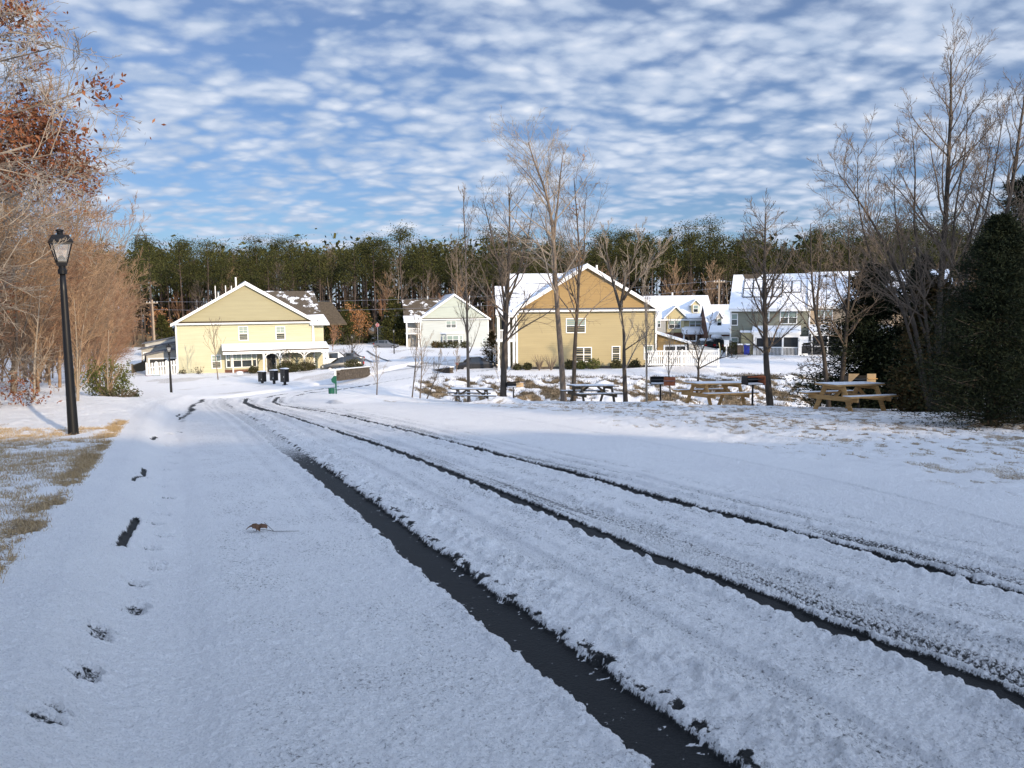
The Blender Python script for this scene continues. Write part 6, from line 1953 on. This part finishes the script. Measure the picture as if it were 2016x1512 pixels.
# ---- pine forest behind the houses
def pine(seed, h):
    rnd = random.Random(seed); rs = np.random.RandomState(seed)
    t = thing('pine_tree', 'tall pine with bare lower trunk in the dark forest behind the houses', 'pine tree', (0, 0, 0), 0, 'pines of the forest behind the houses')
    tk = MB(); bx = rnd.uniform(-.5, .5)
    tk.tube([(0, 0, -1), (bx * .4, 0, h * .4), (bx, .2, h * .75), (bx, .1, h * .97)], [.21, .17, .11, .04], 6)
    V = []
    nb = 24
    for i in range(nb):
        u = rnd.random() ** .8
        z = h * (.60 + .39 * u); rr = (h * .14) * (1 - u * .72) * rnd.uniform(.35, 1.15)
        a = rnd.uniform(0, 2 * PI)
        c = np.array([bx + math.cos(a) * rr, math.sin(a) * rr, z + rr * .25])
        tk.tube([(bx, 0, z - rr * .2), tuple(c)], [.05, .02], 3, cap=False)
        m = 120; s = h * .05 * rnd.uniform(.6, 1.3)
        P0 = c + rs.normal(0, 1, (m, 3)) * np.array([s, s, s * .5])
        dirn = rs.normal(0, 1, (m, 3)); dirn[:, 2] += .3; dirn /= np.linalg.norm(dirn, axis=1)[:, None]
        w_ = np.cross(dirn, rs.normal(0, 1, (m, 3))); w_ /= np.linalg.norm(w_, axis=1)[:, None]
        q = .28 * rs.uniform(.6, 1.4, m)[:, None]
        V.append(np.stack([P0 - dirn * q * .5, P0 + w_ * q * .32, P0 + dirn * q * .5, P0 - w_ * q * .32], 1).reshape(-1, 3))
    for i in range(8):
        z = h * rnd.uniform(.25, .5); a = rnd.uniform(0, 2 * PI); rr = rnd.uniform(.6, 1.6)
        tk.tube([(bx * .4, 0, z), (math.cos(a) * rr, math.sin(a) * rr, z + rnd.uniform(-.3, .2))], [.04, .015], 3, cap=False)
    tk.build('trunk', M['bark_pine'], t); quad_soup('crown', np.concatenate(V), M['pine_leaf'], t)
    return t


PV = [pine(400 + i, 22 + i * .7) for i in range(6)]
fp = prm(up=.07, ang=[.6, .55, .5, .5], len=[.32, .5, .5, .5], rmin=.02, start=[.35, .2, .1, .1], kids=[0, 6, 4, 3])
HV = []
for i, (mt, lv) in enumerate([(('bark_light', 'bark'), None), (('bark', 'bark_warm'), None), (('bark_warm', 'bark_red'), None)]):
    h = (17, 14, 9)[i]
    HV.append(bare_tree('leafless grey hardwood among the forest pines', (0, 0, 0), [([(0, 0, -1), (.3, 0, h * .4), (-.2, 0, h * .75), (0, 0, h)], .16, 22)], 500 + i, fp, 3, mt[0], mt[1], 'tree', 'forest_hardwood', 'leafless trees of the forest behind the houses', lv))
hb = bare_tree('small beech holding rusty leaves under the forest pines', (0, 0, 0), [([(0, 0, -.5), (.3, 0, 2.6), (-.2, 0, 5), (0, 0, 7)], .09, 20)], 510, prm(up=.02, ang=[1.0, .6, .5, .5], len=[.4, .5, .5, .5], rmin=.015, start=[.15, .2, .1, .1], kids=[0, 5, 3, 3]), 2, 'bark', 'bark', 'tree', 'beech_tree', 'rusty leaved beeches under the pines', (300, .17, 3, .4, 'beech_leaf'))
rf = random.Random(99)
def fedge(x):
    """front edge of the forest"""
    return 172 + .02 * abs(x) + 5 * math.sin(x * .05)
def place(src, first, x, y, s, z=None):
    o = src if first else copy_tree(src)
    o.location = (x, y, gz(x, y) if z is None else z); o.rotation_euler = (0, 0, rf.uniform(0, 2 * PI)); o.scale = (s, s, s * rf.uniform(.93, 1.07))
    return o
nP = 0; fi = set()
for row in range(5):
    x = -122.0
    while x < 190 and nP < 286:
        y = fedge(x) + row * 8.5 + rf.uniform(-3, 3)
        vi = rf.randrange(6)
        place(PV[vi], vi not in fi, x + rf.uniform(-1.5, 1.5), y, rf.uniform(.76, 1.0) * (1.0 + .1 * (x > 20)))
        fi.add(vi); nP += 1
        x += rf.uniform(4.2, 6.8)
fi = set()
for i in range(110):
    x = rf.uniform(-120, 185); vi = rf.choice([0, 0, 1, 1, 2]); y = fedge(x) + rf.uniform(-4, 26)
    place(HV[vi], vi not in fi, x, y, rf.uniform(.8, 1.2)); fi.add(vi)
for i in range(34):
    x = rf.choice([rf.uniform(-80, -25), rf.uniform(-120, 180)]); place(hb, i == 0, x, fedge(x) - rf.uniform(0, 8), rf.uniform(.7, 1.3))
print('pines', nP)
# understory cedars, dark green cones between trunks
ug = evergreen('forest_cedar', 'dark green cedar at the foot of the forest', (0, 0, 0), 9, 2.6, M['pine_leaf'], 520, 5000, .42, .7, .5, 'cedars at the foot of the forest')
for i in range(30):
    x = rf.choice([rf.uniform(-70, -20), rf.uniform(-125, 185)]); place(ug, i == 0, x, fedge(x) - rf.uniform(-3, 8), rf.uniform(.5, 1.15))
# nearer pines on the right and at the left end
for (x, y, s) in [(47, 75, .62), (55, 82, .7), (62, 90, .75), (70, 84, .72), (78, 96, .8), (88, 100, .85), (50, 100, .62), (98, 110, .85), (-78, 140, .8), (-70, 150, .85)]:
    o = place(PV[rf.randrange(6)], False, x, y, s); o['label'] = 'pine standing in front of the main forest, behind the right hand bare trees' if x > 0 else 'pine at the left end of the forest behind the sun porches'
    o['group'] = 'pines before the forest on the right' if x > 0 else 'pines at the left end of the forest'

# deep forest mass: trunks and crowns too far in to tell apart
mb = MB(); V = []
rs = np.random.RandomState(9)
XX = rs.uniform(-190, 290, 1500); YY = rs.uniform(206, 250, 1500); ZZ = T(XX, YY)
for i in range(1500):
    x, y, z = XX[i], YY[i], ZZ[i]
    mb.tube([(x, y, z - 1), (x + rs.uniform(-.4, .4), y, z + 19)], [.24, .12], 4, cap=False)
    c = np.array([x, y, z + rs.uniform(13, 20)]) if i % 2 else np.array([x, y, z + rs.uniform(.5, 12)])
    P0 = c + rs.normal(0, 1, (60, 3)) * np.array([1.7, 1.7, 2.4]); a = rs.normal(0, 1, (60, 3)) * .4; b = rs.normal(0, 1, (60, 3)) * .3
    V.append(np.stack([P0 - a, P0 + b, P0 + a, P0 - b], 1).reshape(-1, 3))
t = thing('deep_forest', 'dark mass of far pines filling the gaps behind the front trees', 'forest'); t['kind'] = 'stuff'
a_ = mb.build('trunks', M['bark_pine'], t); b_ = quad_soup('crowns', np.concatenate(V), M['pine_leaf'], t)
a_['kind'] = 'stuff'; b_['kind'] = 'stuff'

# trees out of frame on the right that shade the sage row and dapple the tan house
for i, (x, y, s_) in enumerate([(44, 40, .85), (50, 45, .9), (56, 48, .95), (47, 50, .85), (63, 52, .95), (60, 42, .9), (70, 56, 1.0), (53, 39, .85), (66, 46, .9), (76, 60, 1.0), (73, 50, .95)]):
    o = place(PV[i % 6], False, x, y, s_); o['label'] = 'pine beyond the right picture edge, nearer than the sage houses'; o['group'] = 'pines beyond the right edge'
for i, (x, y, s_) in enumerate([(33, 38, .9), (37, 34, .95), (30, 41, .8), (41, 31, .9)]):
    o = place(HV[i % 2], False, x, y, s_); o['label'] = 'leafless tree beyond the right picture edge'; o['group'] = 'leafless trees beyond the right edge'

# unseen pines added uphill behind the camera so their tops break the shade
for i, (x, y, s) in enumerate([(52, -34, .8), (46, -38, .85), (58, -40, .9), (40, -44, .8), (62, -30, .8), (26, -48, .75), (12, -44, .72), (0, -46, .75), (49, -28, .8), (55, -24, .85), (34, -50, .86)]):
    o = place(PV[i % 6], False, x, y, s); o['label'] = 'pine uphill behind the camera'; o['group'] = 'pines uphill behind the camera'
# ------------------------------------------------------------------ camera, sun, sky
cam = bpy.data.cameras.new('camera'); co = bpy.data.objects.new('camera', cam); C.objects.link(co)
cam.sensor_width = 36; cam.lens = 27.0; cam.clip_start = .05; cam.clip_end = 5000
co.location = (0, 0, EYE)
co.rotation_mode = 'XYZ'
co.matrix_world = Matrix.Translation((0, 0, EYE)) @ Matrix.Rotation(PI / 2 - PITCH, 4, 'X') @ Matrix.Rotation(-ROLL, 4, 'Z')
scene.camera = co

SUN_EL = R(17)
SUN_AZ = math.atan2(.60, -.80)      # direction towards the sun: x=.60, y=-.80 (behind and right of the camera)
sd = Vector((.60 * math.cos(SUN_EL), -.80 * math.cos(SUN_EL), math.sin(SUN_EL)))
sun = bpy.data.lights.new('sun', 'SUN'); so = bpy.data.objects.new('sun', sun); C.objects.link(so)
sun.energy = 3.8; sun.angle = R(.5); sun.color = (1, .80, .56)
so.rotation_euler = sd.to_track_quat('Z', 'Y').to_euler()

w = bpy.data.worlds.new('World'); scene.world = w; w.use_nodes = True
nt = w.node_tree
bg = nt.nodes['Background']
sky = N(nt, 'ShaderNodeTexSky'); sky.sky_type = 'NISHITA'; sky.sun_disc = False
sky.sun_elevation = SUN_EL; sky.sun_rotation = PI - SUN_AZ if False else math.atan2(.60, -.80)
sky.altitude = 100; sky.air_density = 1.0; sky.dust_density = .4; sky.ozone_density = 2.5
tc = N(nt, 'ShaderNodeTexCoord'); src = tc.outputs['Generated']
sx = N(nt, 'ShaderNodeSeparateXYZ'); nt.links.new(src, sx.inputs[0])
den = N(nt, 'ShaderNodeMath', operation='MAXIMUM'); nt.links.new(sx.outputs['Z'], den.inputs[0]); den.inputs[1].default_value = .0
den2 = N(nt, 'ShaderNodeMath', operation='ADD'); nt.links.new(den.outputs[0], den2.inputs[0]); den2.inputs[1].default_value = .22
dx = N(nt, 'ShaderNodeMath', operation='DIVIDE'); nt.links.new(sx.outputs['X'], dx.inputs[0]); nt.links.new(den2.outputs[0], dx.inputs[1])
dy = N(nt, 'ShaderNodeMath', operation='DIVIDE'); nt.links.new(sx.outputs['Y'], dy.inputs[0]); nt.links.new(den2.outputs[0], dy.inputs[1])
cx = N(nt, 'ShaderNodeCombineXYZ'); nt.links.new(dx.outputs[0], cx.inputs[0]); nt.links.new(dy.outputs[0], cx.inputs[1])
mp = N(nt, 'ShaderNodeMapping'); nt.links.new(cx.outputs[0], mp.inputs[0]); mp.inputs['Rotation'].default_value = (0, 0, R(-24)); mp.inputs['Scale'].default_value = (1, 1.25, 1)
P2 = mp.outputs[0]
nw = N(nt, 'ShaderNodeTexNoise', i_Scale=3.0, i_Detail=3.0); nt.links.new(P2, nw.inputs['Vector'])
wv = N(nt, 'ShaderNodeVectorMath', operation='MULTIPLY_ADD'); nt.links.new(nw.outputs['Color'], wv.inputs[0]); wv.inputs[1].default_value = (.16, .16, 0); nt.links.new(P2, wv.inputs[2])
vo = N(nt, 'ShaderNodeTexVoronoi', i_Scale=9.0); vo.feature = 'SMOOTH_F1'; vo.inputs['Smoothness'].default_value = .35; nt.links.new(wv.outputs[0], vo.inputs['Vector'])
nf = N(nt, 'ShaderNodeTexNoise', i_Scale=16.0, i_Detail=6.0, i_Roughness=.6); nt.links.new(P2, nf.inputs['Vector'])
nb = N(nt, 'ShaderNodeTexNoise', i_Scale=1.1, i_Detail=3.0); nt.links.new(P2, nb.inputs['Vector'])


def mth(op, a, b, c=None):
    n = N(nt, 'ShaderNodeMath', operation=op)
    for i, q in enumerate([a, b, c]):
        if q is None: continue
        if isinstance(q, (int, float)): n.inputs[i].default_value = q
        else: nt.links.new(q, n.inputs[i])
    return n.outputs[0]


vo2 = N(nt, 'ShaderNodeTexVoronoi', i_Scale=21.0); vo2.feature = 'SMOOTH_F1'; vo2.inputs['Smoothness'].default_value = .4; nt.links.new(wv.outputs[0], vo2.inputs['Vector'])
dens = mth('MULTIPLY_ADD', vo.outputs['Distance'], -.95, 1.12)
dens = mth('MULTIPLY_ADD', vo2.outputs['Distance'], -.45, dens)
dens = mth('MULTIPLY_ADD', mth('SUBTRACT', nf.outputs['Fac'], .5), .62, dens)
dens = mth('MULTIPLY_ADD', mth('SUBTRACT', nb.outputs['Fac'], .5), .8, dens)
# thicker sheet to the right of the view and towards the horizon
dens = mth('MULTIPLY_ADD', sx.outputs['X'], .16, dens)
mr = N(nt, 'ShaderNodeMapRange'); mr.interpolation_type = 'SMOOTHSTEP'; mr.inputs[1].default_value = .02; mr.inputs[2].default_value = .66
nt.links.new(dens, mr.inputs[0])
mask = mth('MULTIPLY_ADD', mr.outputs[0], .74, .20)
# cloud colour: sunny puffs and bluish bellies
mr2 = N(nt, 'ShaderNodeMapRange'); mr2.inputs[1].default_value = .5; mr2.inputs[2].default_value = 1.05; nt.links.new(dens, mr2.inputs[0])
ns = N(nt, 'ShaderNodeTexNoise', i_Scale=5.0, i_Detail=4.0); nt.links.new(P2, ns.inputs['Vector'])
shade = mth('MULTIPLY_ADD', ns.outputs['Fac'], .9, mth('MULTIPLY_ADD', mr2.outputs[0], .5, -.22))
CK = 1.0
cc = ramp(nt, shade, [(.15, (.40 * CK, .50 * CK, .68 * CK)), (.5, (.56 * CK, .64 * CK, .79 * CK)), (.85, (.78 * CK, .82 * CK, .90 * CK))])
cm = N(nt, 'ShaderNodeMix', data_type='RGBA', blend_type='MULTIPLY'); cm.inputs[0].default_value = 1
nt.links.new(cc, cm.inputs[6]); cm.inputs[7].default_value = (8.6, 8.45, 8.2, 1)
smul = N(nt, 'ShaderNodeMix', data_type='RGBA', blend_type='MULTIPLY'); smul.inputs[0].default_value = 1
nt.links.new(sky.outputs[0], smul.inputs[6]); smul.inputs[7].default_value = (.42, .56, .78, 1)
mx = N(nt, 'ShaderNodeMix', data_type='RGBA'); nt.links.new(mask, mx.inputs[0]); nt.links.new(smul.outputs[2], mx.inputs[6]); nt.links.new(cm.outputs[2], mx.inputs[7])
# the cloud sheet glows brighter on the side of the low sun
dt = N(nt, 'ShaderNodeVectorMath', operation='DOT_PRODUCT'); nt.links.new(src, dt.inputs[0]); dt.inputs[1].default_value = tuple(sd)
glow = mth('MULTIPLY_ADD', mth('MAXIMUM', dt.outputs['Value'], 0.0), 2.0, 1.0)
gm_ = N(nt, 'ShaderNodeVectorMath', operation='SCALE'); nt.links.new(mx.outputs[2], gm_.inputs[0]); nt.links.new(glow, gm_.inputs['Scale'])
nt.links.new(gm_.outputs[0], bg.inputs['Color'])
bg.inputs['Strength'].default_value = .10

scene.view_settings.view_transform = 'Standard'
scene.view_settings.look = 'None'
scene.view_settings.gamma = 1
scene.view_settings.exposure = .46
scene.render.engine = 'CYCLES'
scene.cycles.use_denoising = True
scene.cycles.max_bounces = 5
scene.cycles.diffuse_bounces = 3
scene.cycles.glossy_bounces = 2
scene.cycles.transparent_max_bounces = 4
